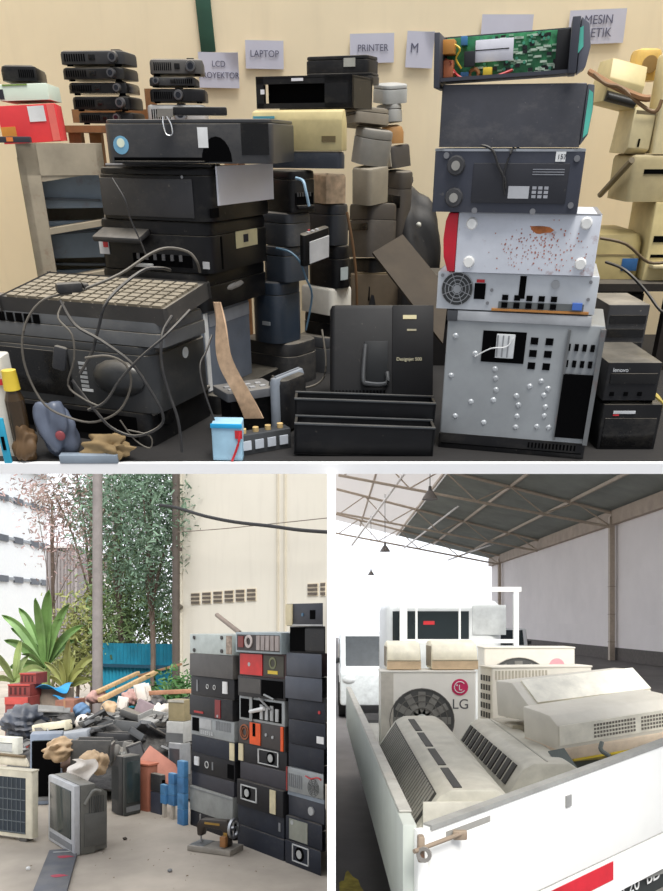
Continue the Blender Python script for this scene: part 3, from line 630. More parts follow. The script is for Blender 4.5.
wl = [  # cables in front of the left foreground printers
 ('grey power cable with a plug, curling down from the dusty keyboard', [(72,293,2.52),(45,299,2.50),(28,318,2.48),(22,345,2.46),(28,375,2.45),(45,405,2.44),(70,418,2.44),(95,422,2.44),(120,410,2.44),(131,385,2.44),(126,365,2.44),(108,356,2.44),(85,358,2.44)], .0045, CORDG),
 ('dark cable hanging in a loop below the right end of the keyboard', [(170,270,2.7),(160,268,2.6),(140,272,2.58),(108,300,2.48),(98,330,2.47),(92,352,2.46),(80,374,2.45)], .006, CORD),
 ('thick black cable draped from the keyboard corner to the floor', [(190,310,2.52),(165,336,2.45),(140,358,2.43),(120,380,2.43),(105,402,2.43),(88,410,2.43)], .005, CORD),
 ('double black cable running down in the middle of the printer front', [(60,300,2.5),(75,325,2.47),(100,340,2.45),(130,362,2.44),(150,390,2.43),(163,415,2.43),(158,428,2.43),(135,436,2.43),(112,428,2.43),(95,410,2.43),(72,380,2.44)], .006, CORD),
 ('thin grey cable lying over the upper printer door', [(64,302,2.5),(58,318,2.47),(72,335,2.45),(74,360,2.44),(68,385,2.44),(82,398,2.43),(98,406,2.43)], .004, CORDG),
 ('pair of black cables falling over the right side of the foreground printer', [(172,316,2.54),(162,335,2.49),(162,365,2.46),(168,390,2.45),(178,420,2.44),(182,452,2.44)], .006, CORD),
 ('slack grey cable arching over the keyboard towards the main printer stack', [(200,272,2.74),(197,262,2.72),(188,252,2.72),(168,248,2.70),(150,254,2.66),(120,274,2.6),(82,290,2.53)], .0055, CORDG),
 ('cable hanging between foreground printers and slate grey case', [(212,335,2.62),(206,352,2.58),(200,366,2.55),(204,390,2.52),(214,420,2.5),(218,440,2.5)], .004, CORD),
 ('thin black cable dropping down the face of the second printer', [(112,178,2.72),(125,200,2.70),(130,218,2.70),(140,240,2.70),(146,255,2.70)], .003, CORD),
 ('loop of thin cable low on the left foreground printer', [(120,420,2.43),(135,440,2.43),(150,448,2.43),(150,436,2.43),(128,430,2.43)], .003, CORDG),
]
for lab, pts, r, m in wl: wire(UP, 'power_cable', lab, pts, r*.8, m, 'loose cables on the left printers')
P = at_place(UP, tuple(UP.at(70,294,2.52)), .1,.1,.1,25)
one('plug','black moulded plug at the end of the grey cable on the keyboard','plug',P.M,CORD,lambda b:(b.box(0,0,.018,.075,.035,.028,bev=.008), b.cyl((.036,0,.018),(.055,.01,.018),.012,.008)))
P = at_place(UP, tuple(UP.at(60,358,2.44)), .1,.1,.1,0,(0,15))
one('plug','dark grey hanging plug with white beads on the printer front','plug',P.M,DKG,lambda b:b.box(0,0,0,.04,.022,.07,bev=.008))
# junk at the left foot
def bottle(b,w,d,h): b.cyl((0,0,0),(0,0,h*.68),w*.5,n=18); b.cyl((0,0,h*.68),(0,0,h*.8),w*.5,w*.3,18)
P = U(14, 372, 459, 2.45, None, 33, depth=.06, base=ZF+.001)
dev('bottle','brown bottle with a yellow cap in the left bottom corner','bottle',P,mat((58,44,26),.2),[('cap',YEL,lambda b,w,d,h:b.cyl((0,0,h*.79),(0,0,h),w*.42,w*.36,16))],shape=bottle)
P = U(-6, 358, 459, 2.50, None, 20, depth=.10, base=ZF+.001)
dev('ink_bottle','white and red plastic pack behind the yellow capped bottle','bottle',P,mat((206,202,190),.5),[('red_band',RED,'F',.1,.95,.74,.80,.002),('yellow_band',YEL,'F',.1,.95,.86,.97,.002)],rv=.02)
P = U(4, 418, 459, 2.435, None, 12, depth=.012, base=ZF+.001)
dev('clip_strip','small cyan plastic clip by the brown bottle','clip',P,mat((40,150,180),.4),[('slot',HOLE,'F',.3,.7,.3,.6,.002)])
P = U(38, 404, 457, 2.46, None, 78, depth=.09, base=ZF+.001)
dev('plastic_bag','crumpled blue grey plastic bag lying under the hanging cables','bag',P,mat((96,104,120),.35),[('faded_print',mat((150,70,74),.5),lambda b,w,d,h:b.sphere((.18*w,-d*.5,h*.45),.016,(1,.4,1)))],shape=lambda b,w,d,h:b.lump((0,0,h*.5),(w,d,h),21,.22))
P = U(14, 428, 458, 2.44, None, 36, depth=.05, base=ZF+.001)
one('scrap_lump','brown crumpled scrap beside the blue grey plastic bag','scrap',P.M,mat((96,72,44),.6),lambda b:b.lump((0,0,P.h/2),(P.w,P.d,P.h),31,.3))
P = U(86, 440, 459, 2.44, None, 128, depth=.07, base=ZF+.001)
one('scrap_lump','tan crumbled foam scrap under the cable coil','scrap',P.M,mat((150,126,88),.8),lambda b:b.lump((0,0,P.h/2),(P.w,P.d,P.h),37,.35))
P = U(60, 455, 460.5, 2.43, None, 118, depth=.03, base=ZF+.001)
one('metal_plate','pale blue grey plate lying at the front edge of the left corner','plate',P.M,mat((134,146,158),.5),lambda b:b.box(0,0,P.h/2,P.w,P.d,P.h,bev=.002))
# cyan box, foam strip, port strip
P = U(213, 424, 461, 2.46, None, 243, depth=.08, base=ZF+.001, tilt=(0,1))
dev('carton','small light blue carton with a bright cyan lid edge at the front edge','box',P,mat((150,186,206),.6),[('lid_edge',mat((30,160,214),.5),'F',-.02,1.02,.90,1.02,.004,.001),('red_sticker',RED,'F',.78,1.02,.62,.84,.003)])
one('foam_strip','torn beige and pink foam strip hanging down beside the slate grey case','strip',MU,mat((190,160,130),.8,vary=.3,scale=30),lambda b:b.sheet(lambda u,v: UP.at(213+8*u+30*v**2+12*u*v+2*math.sin(9*v),302+116*v,2.66+.02*math.sin(7*v+2*u)),4,16,.006))
P = U(240, 436, 461, 2.50, None, 292, 28, base=ZF+.001, depth=.05, tilt=(0,0))
dev('port_strip','metal bracket with a row of pale sockets beside the cyan edged carton','bracket',P,mat((70,72,74),.4,.3),[('socket*',mat((200,206,214),.4),lambda b,w,d,h:[plate(b,w,d,h,'F',.06+i*.235,.22+i*.235,.25,.7,.004) for i in range(4)]),('jack*',mat((206,176,120),.4),lambda b,w,d,h:[b.cyl((-w*.36+i*w*.235,0,h),(-w*.36+i*w*.235,0,h+.014),.010) for i in range(4)])])
P = U(228, 412, 436, 2.66, None, 280, 30, base=ZF+.13, depth=.13, height=.03)
dev('modem','flat grey device with small buttons lying behind the socket bracket','device',P,mat((92,94,98),.5,0,.7),[('button*',mat((160,160,160),.5),grid('T',4,2,.1,.9,.2,.8,.004,.5,.4)),('stand',BLK,lambda b,w,d,h:b.box(0,0,-.064,w*.8,d*.7,.122))])
wire(UP,'red_ink_tube','thin red tube standing at the front beside the blue carton',[(232,461,2.45),(238,445,2.45),(240,432,2.46)],.004,RED,cat='tube')

# column C: printers further back
GC = 'printers in the second column'
top = stack(3.34, ZF+.001, [
    ('wide black printer with a pale dusty top, low in the second column', 292, 345, 404, 240, 322, 55, mat((44,45,48),.45,0,1.), dict(lid=.3,rv=.06,slot=None,strip=False)),
    ('rounded blue black printer with a silver scratch, second from the floor in its column', 280, 283, 340, 250, 306, 55, mat((44,56,70),.35,0,.5), dict(lid=.2,rv=.05,slot=None,strip=False,extra=[('scratch',mat((180,184,186),.5),'F',.45,.7,.30,.36,.003)])),
    ('small blue black printer with dusty lid and blue cable across it', 288, 247, 282, 262, 312, 50, mat((46,54,64),.4,0,.8), dict(lid=.25,rv=.03,slot=None,strip=False)),
    ('black printer with flat grey dusty lid behind the yellow stickered printer', 290, 213, 246, 255, 314, 48, mat((52,56,62),.45,0,.9), dict(lid=.3,rv=.03,slot=None,strip=False)),
    ('black printer with open side bay and pale blue cable, top of the second column', 292, 170, 212, 262, 317, 40, BLK, dict(lid=.2,rv=.02,slot='R',strip=False)),
], GC)
stack(3.56, ZF+.001, [
    ('dark rounded printer with dusty top standing on the floor at the aisle', 330, 338, 385, 296, 350, 55, mat((70,72,76),.45,0,.9), dict(lid=.3,rv=.04,slot=None,strip=False)),
    ('black round edged printer under the white one at the aisle', 338, 316, 338, 300, 354, 52, BLK, dict(lid=.4,rv=.05,slot=None,strip=False)),
    ('white faced printer facing the dark aisle', 331, 289, 316, 300, 353, 45, mat((226,222,210),.5,0,.3), dict(lid=.0,rv=.02,slot=None,strip=False)),
    ('black printer with a pale square label right above the white faced one', 338, 246, 288, 305, 354, 45, BLK, dict(lid=.3,rv=.05,slot=None,strip=False,extra=[('pale_label',mat((170,180,180),.6),'R',.15,.6,.2,.5,.002)])),
    ('black printer half hidden behind the handset with a white screen', 334, 204, 245, 300, 352, 45, mat((36,40,46),.4,0,.5), dict(lid=.25,rv=.04,slot=None,strip=False)),
    ('small printed cardboard box wedged above the aisle printers', 326, 174, 203, 308, 346, 30, mat((196,170,140),.7,vary=.4,scale=25), dict(lid=0,rv=.003,slot=None,strip=False,name='carton')),
], 'printers along the aisle')
P = U(304, 210, 246, 3.14, 299, 330, 42, base=ZF+.50, height=.11, tilt=(12,-10))
dev('desk_phone','black buttoned desk device with a white sheet on its side','phone',P,BLK,[('white_sheet',WHT,'F',.2,.95,.05,.75,.003),('button*',mat((190,190,190),.5),grid('T',3,2,.2,.7,.2,.7,.004,.5,.4)),('red_light',RED,'T',.3,.38,.75,.85,.005)],rv=.01)
wire(UP,'data_cable','pale blue data cable arching out of the printer bay by the handset',[(296,178,3.18),(303,181,3.15),(306,192,3.14),(309,206,3.15)],.005,mat((150,180,200),.5))
wire(UP,'data_cable','blue cable lying across the small blue black printers',[(276,248,3.20),(290,252,3.18),(300,262,3.17),(306,278,3.17),(312,296,3.19),(306,330,3.20)],.004,mat((80,110,130),.5))
wire(UP,'data_cable','grey cable drooping in a loop in front of the low wide printer',[(322,330,3.25),(326,360,3.15),(322,380,3.13),(304,388,3.11),(285,384,3.11),(272,376,3.13)],.004,CORDG)
P = U(278, 378, 425, 2.72, 270, 307, 60, base=ZF+.001, front='R')
dev('monitor','grey upright plastic housing standing on edge in front of the wide black printer','monitor',P,mat((128,136,146),.5,0,.4),[('dark_back',BLK2,lambda b,w,d,h:b.vbox(.0,d*.0,h*.05,w*.8,d+.05,h*.9,.03,.02))],rv=.02,rt=.02)
# cream printer and its black lid
P = U(342, 151, 172, 3.34, 268, 346, 70, base=top+.004, front='L')
printer('black half round printer base under the cream printer', P, mat((40,46,56),.3,0,.8), GC, lid=0, rv=.07, slot=None, strip=False)
P2_ = U(342, 108, 149, 3.34, 252, 347, 70, base=P.top, front='L')
dev('printer','cream rounded printer with orange tag and cyan strip above the half round base','printer',P2_,CR1,[('orange_tag',mat((228,150,50),.5),'F',.14,.20,.12,.44,.003),('cyan_strip',mat((90,170,190),.5),'F',.02,.26,.78,.84,.003),('white_side',mat((220,222,222),.5),'F',.0,.13,.05,.75,.002),('hole',HOLE,disc('F',.42,.55,.006,.002)),('badge',mat((110,96,64),.5),'F',.78,.93,.22,.36,.003)],GC,
    prof=[(0,0),(0,.75),(.1,.95),(.6,1),(1,.7),(1,0)])
P3_ = U(352, 84, 106, 3.40, 256, 372, 70, base=P2_.top+.003, front='L', height=.10)
def openlid(b,w,d,h):
    b.box(0,-d/2+.01,h*.88,w,.02,h*.24); b.box(-w*.46,-d/2+.01,h*.5,w*.08,.02,h); b.box(w*.36,-d/2+.01,h*.5,w*.28,.02,h); b.box(0,d/2-.01,h/2,w,.02,h); b.box(0,0,h-.006,w,d,.012,bev=.004); b.box(0,-d/2+.01,.008,w,.02,.016)
    b.box(w/2-.008,0,h/2,.016,d,h)
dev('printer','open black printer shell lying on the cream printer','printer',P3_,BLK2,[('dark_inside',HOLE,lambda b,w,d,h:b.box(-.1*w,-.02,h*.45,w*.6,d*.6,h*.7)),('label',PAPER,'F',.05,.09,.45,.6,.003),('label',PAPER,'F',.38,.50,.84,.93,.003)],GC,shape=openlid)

# back pile against the wall
GD = 'machines piled against the wall'
TAN = mat((120,112,98),.6,0,.9); GR2 = mat((150,150,146),.5,0,.6); GR3 = mat((176,178,176),.5,0,.4)
t1 = stack(3.86, ZF+.001, [
    ('dark printer at the foot of the heap by the wall', 372, 262, 340, 345, 400, 40, BLK2, dict(lid=.2,slot=None)),
    ('dark printer with a pale brown edge low in the wall heap', 370, 205, 262, 345, 398, 35, mat((60,54,48),.6,0,.5), dict(lid=.3,slot=None)),
    ('narrow pale printer side standing in the dark of the wall heap', 366, 166, 205, 350, 390, 38, mat((140,132,116),.6,0,.4), dict(lid=0,rv=.02,slot=None,strip=False)),
    ('curved grey printer tilted in the middle of the wall heap', 366, 127, 165, 347, 392, 42, mat((128,126,120),.5,0,.6), dict(lid=.25,rv=.04,slot=None,strip=False,tilt=(0,8))),
    ('grey brown printer with a dark window in the wall heap', 362, 108, 128, 334, 392, 40, TAN, dict(lid=.3,rv=.03,slot=None,up=.01)),
    ('tan dusty topped printer directly under the two black printers', 352, 86, 107, 333, 372, 45, mat((70,66,62),.5,0,1.), dict(lid=.4,rv=.03,slot=None,strip=False)),
], GD, 6)
P = U(372, 72, 84, 3.89, 305, 380, 72, base=t1+.004, front='L')
printer('black multifunction printer with a small logo on its front, under the topmost one', P, BLK, GD, lid=.2, rv=.02, slot=None, strip=False, extra=[('brand_mark',mat((150,156,160),.4),'F',.48,.60,.5,.62,.003),('button_mark',LGRY,'F',.05,.10,.1,.3,.003)])
P = U(368, 54, 70, 3.91, 305, 379, 68, base=P.top, front='L')
printer('black printer with a white sticker, topmost of the heap by the PRINTER sign', P, BLK2, GD, lid=.2, rv=.02, slot=None, strip=False, extra=[('sticker',mat((190,190,180),.6),'F',.62,.80,.35,.85,.003)])
stack(4.06, ZF+.001, [
    ('dark machine at the very bottom beside the black sack', 394, 255, 330, 380, 412, 30, BLK2, dict(lid=.2,slot=None)),
    ('dark box printer between sack and heap', 394, 170, 255, 380, 410, 30, mat((66,60,54),.6,0,.5), dict(lid=.2,slot=None)),
    ('dark bulky printer with a pale square plate at the right of the heap', 392, 145, 169, 378, 413, 38, mat((58,54,50),.6,0,.5), dict(lid=0,rv=.02,slot=None,strip=False,extra=[('pale_plate',mat((176,170,156),.6),'F',.0,.9,.1,.85,.003)])),
    ('brown rounded machine in the right of the wall heap', 392, 124, 144, 376, 408, 40, mat((168,124,72),.6,0,.3), dict(lid=0,rv=.05,slot=None,strip=False,rt=.03)),
    ('light grey rounded machine above the brown one', 390, 103, 123, 373, 406, 40, GR2, dict(lid=.3,rv=.04,slot=None,strip=False)),
    ('light grey machine at the right top of the wall heap below the PRINTER sign', 388, 82, 103, 370, 410, 38, GR3, dict(lid=.2,rv=.03,slot=None,strip=False,tilt=(0,6))),
], GD, 7)

# ------------------------------------------------------------------ left: rusty cabinet, boxes on it, projectors on a wooden stand
P = U(58, 143, 400, 3.30, None, 138, 14, base=ZF+.001, depth=.30)
def cab(b,w,d,h):
    t=.02
    b.box(-w/2+.012,0,h/2,.024,d,h); b.box(w/2-.012,0,h/2,.024,d,h); b.box(0,d/2-.006,h/2,w,.012,h); b.box(0,0,h-.05,w,d,.10); b.box(0,0,.02,w,d,.04)
    b.box(-w/2+.035,-d/2+.008,h/2,.07,.016,h)
CABM=mat((176,164,142),.65,.0,.3,(150,140,124),vary=.2,rust=.35); CABI=mat((150,166,180),.5,.0,.3,vary=.15,rust=.3)
dev('filing_cabinet','rusty grey filing cabinet with its drawers missing at the left edge','cabinet',P,CABM,[
    ('added_inner_panel*',CABI,lambda b,w,d,h:[b.box(0,-d*.12,h*(.83-.2*k),w-.05,.03,h*.15) for k in range(4)]),  # pale panels added so the unlit drawer bays read lighter
    ('runner*',mat((90,96,102),.5,.4,rust=.3),lambda b,w,d,h:[b.box(0,-d*.2,h*(.79-.13*k),w-.06,.02,.008,rot=(0,.04*(-1)**k,0)) for k in range(5)]),
    ('shelf*',CABM,lambda b,w,d,h:[b.box(0,-d*.36,h*(.885-.20*k),w*.94,d*.26,.02,rot=(0,-.13,0)) for k in range(3)]),
    ('side_panel',mat((170,154,118),.6,0,.3,rust=.25),'L',.05,.92,.05,.95,.004)],shape=cab)
ct=P.top
def carton(label,*a,m=None,parts=(),**k):
    Q=U(*a,**k); dev('carton',label,'box',Q,m,parts,None,rv=.002,rt=.002); return Q
Q=carton('red cardboard box with a white label on the rusty cabinet',58,99,133,3.02,None,62,10,m=mat((206,52,52),.6,vary=.1),base=ct+.016,depth=.2,front='R',width=.03) if 0 else None
Qr=U(4,104,136,3.36,-20,63,12,base=ct+.001,tilt=(0,-3))
dev('carton','red cardboard box with a white label on the rusty cabinet','box',Qr,mat((214,52,56),.6,vary=.1),[('white_label',WHT,'F',.52,.80,.55,.96,.002),('yellow_patch',mat((226,150,60),.6),'F',.0,.25,.15,.45,.002),('lettering',INK,'TXT','F',.56,.80,.018,'PRINT'),('tape',mat((226,110,100),.4),'F',.85,.98,.02,.98,.002)],None,rv=.002,rt=.002)
Qw=U(0,83,103,3.38,-25,50,8,base=Qr.top+.012,tilt=(0,-2))
dev('carton','flat white box on the red box','box',Qw,mat((214,226,208),.6,vary=.05),[('dark_corner',INK,'F',.0,.10,.1,.7,.002),('green_edge',mat((120,150,60),.6),'F',.1,.6,.9,.99,.002)],None,rv=.003,rt=.003)
Qd=U(2,64,82,3.40,-25,38,10,base=Qw.top+.008)
dev('projector','black projector body lying on the white box at the left edge','projector',Qd,BLK,[('vent',HOLE,bars('F',8,.5,.95,.2,.7,.002)),('top_button',GLOSS,'T',.3,.5,.3,.6,.004)],None,rv=.02,rt=.015)
Qs=U(-3,136,142,3.29,None,30,8,base=ct+.001,depth=.05)
dev('battery_pack','flat dark battery with an orange end lying before the red box','battery',Qs,INK,[('orange_end',mat((226,130,60),.5),'F',.3,.5,.2,.9,.002)])
# wooden stand
ST = UP.at(100,125.5,3.75).z
root=thing('wooden_stand','rough wooden stand holding the two piles of projectors','stand',MU)
b=B(); xa,xb=UP.at(66,125,3.75).x,UP.at(236,125,3.75).x; b.box((xa+xb)/2,3.93,ST-.012,xb-xa,.40,.024); b.build('board',WOOD,root)
for X in (xa+.03,(xa+xb)/2,xb-.03):
    for Dd in (3.77,4.09):
        b=B(); b.box(X,Dd,(ZF+ST-.024)/2,.05,.05,ST-.024-ZF); b.build('leg',WOOD,root)
b=B(); q=UP.at(72,116,4.12); q2=UP.at(152,104,4.12); b.box((q.x+q2.x)/2,4.135,ST+.04,q2.x-q.x,.02,.05); b.build('back_rail',WOOD,root)
b=B(); q=UP.at(150,96,4.12); b.box(q.x,4.135,ST+.06,.045,.03,.16); b.build('back_post',WOOD,root)
def projector(label,x0,x1,yt,yb,base,m,lens,yaw=0,D=3.52,silver=False,group=None,side=.16):
    P=U(x0,yt,yb,D,None,x1,yaw,base=base,depth=.20)
    lx=lens
    dev('projector',label,'projector',P,m,[
        ('lens_ring',mat((104,104,106),.3,.4,.2) if not silver else STL,disc('F',lx,.5,P.h*.44,.022,P.h*.38)),('lens_ring>lens',LENS,disc('F',lx,.5,P.h*.24,.024)),
        ('vent',HOLE,bars('F',9,.08 if lx>.5 else .55,.42 if lx>.5 else .95,.2,.75,.002,.5)),('remote_window',GLOSS,'F',.46,.56,.3,.7,.003,.001),
        ('foot*',HOLE,lambda b,w,d,h:[b.cyl((sx*w*.38,-d*.36,-.006),(sx*w*.38,-d*.36,.002),.012,n=10) for sx in(-1,1)]),('focus_dial',GLOSS,lambda b,w,d,h:b.box((lx-.5)*w,-d*.25,h+.002,w*.14,.04,.006,bev=.002))],group,rv=.025,rt=.012)
    return P.top+.009
GP1='projectors in the left pile'; GP2='projectors in the right pile'
z=ST+.010
for lab,x0,x1,yt,yb,m,ln,yw in [
  ('flat black projector at the bottom of the left pile',78,134,112,124,BLK2,.72,-4),
  ('black projector with a shiny lens, second lowest in the left pile',72,130,96,111,BLK,.86,-6),
  ('black projector in the middle of the left pile',68,128,82,95,GLOSS,.84,-4),
  ('black projector second from the top of the left pile',62,124,67,81,BLK,.82,-7),
  ('dark grey projector with a big lens on top of the left pile',60,124,50,66,DKG,.85,-5)]:
    z=projector(lab,x0,x1,yt,yb,z,m,ln,yw,3.80,group=GP1)
z=ST+.010
for lab,x0,x1,yt,yb,m,ln,yw,sv in [
  ('silver projector at the bottom of the right pile',148,206,104,114,LGRY,.58,3,True),
  ('dark projector with a black lens above the silver one',150,206,88,103,BLK2,.52,4,False),
  ('grilled dark grey projector with lens at its left end',149,196,76,88,DKG,.16,3,False),
  ('dusty grey projector on top of the right pile beside the LCD sign',150,204,58,75,mat((78,76,74),.5,0,.9),.76,6,False)]:
    z=projector(lab,x0,x1,yt,yb,z,m,ln,yw,3.80,sv,GP2)
# =================================================================== YARD (lower left)
Lp = lambda *a, **k: place(LV, *a, **k)
GZ = -HC
def sbox(name, x0, x1, y0, y1, z0, z1, m, label=None):
    b = B(); b.box((x0+x1)/2, (y0+y1)/2, (z0+z1)/2, x1-x0, y1-y0, z1-z0); return struct(b.build(name, m, None), label)
GROUND = mat((170,160,146), .9, vary=.28, scale=1.1, bump=.25)
sbox('ground_yard', -30, -.011, 2.4, 60, -.2, 0, GROUND, 'dusty concrete yard')
sbox('wall_centre', -.0125, .0125, 2.40, 12.0, 0, HC+2.42*.185, mat((250,250,250), .6, vary=0), 'white partition between yard and shed')
def gd(y): return HC*F0/(y-CY)
# cream building
wl0, wl1 = LV.at(177,620,11.6), LV.at(327,620,9.6)
ang = math.atan2(wl1.y-wl0.y, wl1.x-wl0.x); wlen = (wl1-wl0).length
MW = Matrix.Translation((wl0.x, wl0.y, 0)) @ Matrix.Rotation(ang, 4, 'Z')
HALLM = mat((214,209,196), .85, vary=.04, scale=1, streak=.05)
b = B(); e_ = MW.inverted() @ Vector((wl1.x, wl1.y+.30, 0)); b.prism([(0,0),(wlen,0),(e_.x,e_.y),(0,.3)], 0, 6, 'z'); b.box(.05, -.02, 3, .14, .08, 6) ; struct(b.build('wall_hall', HALLM, None, MW), 'cream plastered hall wall')
b = B()
for u in (.715, .76): b.box(wlen*u, -.012, 3, .03, .024, 6)
struct(b.build('trim_hall', mat((194,187,170), .85, vary=.05), None, MW), 'narrow pilaster joints on the hall wall')
def wpt(x, y):   # pixel on the hall wall -> wall coords
    d = Vector(((x-CX)/F0, 1, (CY-y)/F0)); nrm = Vector((-math.sin(ang), math.cos(ang), 0))
    t = nrm.dot(Vector((wl0.x, wl0.y, 0)))/nrm.dot(d); p = d*t
    return MW.inverted() @ Vector((p.x, p.y, p.z+HC))
def vent(label, xs, yt, yb):
    r = thing('wall_vent', label, 'vent', MW, 'ventilation blocks in the hall wall')
    for i, (x0, x1) in enumerate(xs):
        k = (i/(max(1, len(xs)-1)))
        a, c = wpt(x0, yb[0]+(yb[1]-yb[0])*k), wpt(x1, yt[0]+(yt[1]-yt[0])*k)
        b = B(); b.box((a.x+c.x)/2, -.004, (a.z+c.z)/2, c.x-a.x, .012, c.z-a.z); f = b.build('vent_block', mat((206,194,172), .8), r)
        b = B()
        for j in range(3): b.box((a.x+c.x)/2, -.014, a.z+(c.z-a.z)*(.17+.33*j), (c.x-a.x)*.9, .01, (c.z-a.z)*.2)
        b.build('slot', mat((92,84,76), .8), f)
vent('row of six slotted vent blocks in the cream hall wall', [(191.5+11.2*i, 200.5+11.2*i) for i in range(6)], (592.5, 588), (604.5, 601))
vent('slotted vent block at the partition end of the hall wall', [(308, 318.5), (321, 326)], (583, 582), (596, 596))
one('drain_pipe', 'dark grey drain pipe at the corner of the cream hall', 'pipe', Matrix.Translation(LV.at(176,620,11.3)+Vector((0,0,HC))), mat((80,72,66), .6), lambda b: (b.cyl((0,0,-HC),(0,0,4.4),.055), b.box(0,.03,1,.16,.04,.05), b.box(0,.03,3,.16,.04,.05)))
q = wpt(182, 607)
one('wall_lamp', 'small dark lamp on the cream hall wall by the drain pipe', 'lamp', MW @ Matrix.Translation((q.x, -.08, q.z)), mat((96,90,80), .5), lambda b: (b.sphere((0,0,0), .07, (1,1,.8)), b.cyl((0,.08,0),(0,0,0),.025)))
def lcable(name, label, pts, r, m, cat='cable', grp=None):
    b = B(); b.tube([LV.at(*p)+Vector((0,0,HC)) for p in pts], r); return tag(b.build(name, m), label, cat, grp)
lcable('overhead_cable', 'thick black cable sagging across the cream hall wall', [(160,505,11.0),(178,508,10.8),(205,516,10.4),(235,522,10.1),(270,526,9.7),(300,530,9.4),(327,532,9.2)], .022, mat((40,40,42), .6))
lcable('overhead_cable', 'thin pale cable above the vents crossing the black one', [(178,532,11.0),(220,529,10.6),(270,524,10.0),(327,518,9.3)], .006, mat((120,110,100), .6))
# pole, fence, far buildings
one('utility_pole', 'grey concrete utility pole rising between the trees', 'pole', Matrix.Translation(LV.at(97.5,620,10.2)+Vector((0,0,HC))), mat((132,126,124), .8, vary=.15), lambda b: b.cyl((0,0,-HC),(0,0,4.2),.068,.055,14))
b0, b1 = LV.at(100,645,13.0), LV.at(172,643,12.4)
fa = math.atan2(b1.y-b0.y, b1.x-b0.x); fl = (b1-b0).length
FM = Matrix.Translation((b0.x, b0.y, 0)) @ Matrix.Rotation(fa, 4, 'Z')
r = thing('sheet_fence', 'blue corrugated sheet fence behind the rubbish heap', 'fence', FM)
b = B(); poly = []
N = 40
for i in range(N+1): poly.append((fl*i/N, .02*(1 if i % 2 else -1)))
poly += [(fl, .05), (0, .05)]
b.prism([(p[0], p[1]) for p in poly], 0, HC+13*(CY-646)/F0+.05, 'z'); b.build('sheet', mat((28,132,160), .5, .1, .1, vary=.25, scale=3, rust=.1), r)
for z in (.55, 1.02):
    b = B(); b.box(fl/2, -.045, z, fl, .04, .05); b.build('rail', mat((20,70,92), .6), r)
# white block of flats far left
r = thing('office_block', 'white office block with ribbon windows far left behind the banana plant', 'building', Matrix.Translation((0,0,0)))
WB = mat((250,254,255), .7, vary=.03);  # near-white wall colour also carries the distance haze
p0, p1 = LV.at(-20,620,26), LV.at(47,620,31)
a2 = math.atan2(p1.y-p0.y, p1.x-p0.x); L2 = (p1-p0).length
M2 = Matrix.Translation((p0.x,p0.y,0)) @ Matrix.Rotation(a2,4,'Z'); r.matrix_world = M2
b = B(); b.box(L2/2, 2, 3.6, L2, 4, 7.2); b.build('wall', WB, r)
for k, z in enumerate((3.2, 4.6, 6.0)):
    b = B(); b.box(L2/2, -.02, z-.55*0, L2, .05, .10); f = b.build('ledge', mat((160,166,172), .7), r)
    for u in (.30, .52, .78, .95):
        b = B(); b.box(L2*u, -.02, z-.02, L2*.13, .07, .22); b.build('window', mat((86,92,100), .3), r)
b = B(); b.box(L2/2, 0, 7.25, L2+.2, .3, .12); b.build('parapet', mat((196,202,206), .7), r)
P = Lp(46, 546, 690, 24, None, 77, 4, depth=2, base=GZ)
dev('louvre_block', 'grey brown block with vertical ribs beside the white office block', 'building', P, mat((150,144,144), .7), [('rib*', mat((120,114,114), .7), bars('F',9,.02,.98,.0,1,.05,.4)), ('roof_edge', mat((190,186,184), .7), 'F', 0,1,.985,1.0,.08)], rv=.01)
P = Lp(77, 566, 690, 27, None, 112, 4, depth=2, base=GZ)
dev('house', 'pale house with dark window openings seen through the trees behind the pole', 'building', P, mat((214,212,212), .7), [('ledge', mat((150,146,144), .7), 'F', 0,1,.60,.63,.15), ('window', mat((120,124,128), .3), 'F', .08,.30,.66,.86,.03), ('window', mat((120,124,128), .3), 'F', .45,.8,.66,.86,.03), ('roof_edge', mat((120,112,110), .7), 'F', 0,1,.97,1.0,.2)], rv=.01)
# -------- vegetation
rn = random.Random(9)
def leaves(b, pts, n, size, spread, droop=.4, asp=.28):
    for _ in range(n):
        c = rn.choice(pts); p = Vector((rn.gauss(c[0], spread*c[3]), rn.gauss(c[1], spread*c[3]), rn.gauss(c[2], spread*c[3])))
        a = Vector((rn.gauss(0,1), rn.gauss(0,1), rn.gauss(-droop,.7))).normalized()*size*rn.uniform(.5,1.3)
        s = a.cross(Vector((rn.gauss(0,1), rn.gauss(0,1), rn.gauss(0,1)))).normalized()*a.length*asp
        b.quad(p, a, s)
LF1 = mat((104,130,108), .6, vary=.45, scale=3); LF2 = mat((122,146,96), .6, vary=.5, scale=3); LF3 = mat((150,132,122), .7, vary=.4, scale=3); LF4 = mat((112,146,84), .5, vary=.4, scale=3)  # leaf colours lightened, haze put into the tone
def tree(label, x, D, crown, n, size, m, trunk, grp='trees behind the fence', spread=.34, lean=0., droop=.5):
    base = LV.at(x, 620, D); r = thing('leafy_tree', label, 'tree', Matrix.Translation((base.x, base.y, 0)), grp)
    b = B(); pts = []
    for cx, cy, s in crown:
        q = LV.at(cx, cy, D); pts.append((q.x-base.x, rn.uniform(-.6,.6), q.z+HC, s))
    top = max(p[2] for p in pts)
    b.tube([(0,0,0),(.05+lean*.3,0,top*.3),(lean*.7,.05,top*.6),(lean,0,top*.95)], trunk, 8)
    for p in pts: b.tube([(lean*.6,0,top*.45),((p[0]+lean*.6)*.5,p[1]*.5,(p[2]+top*.55)*.5),(p[0],p[1],p[2])], trunk*.28, 5)
    b.build('trunk', mat((104,90,80), .8, vary=.3), r)
    b = B(); leaves(b, pts, n, size, spread, droop); b.build('foliage', m, r)
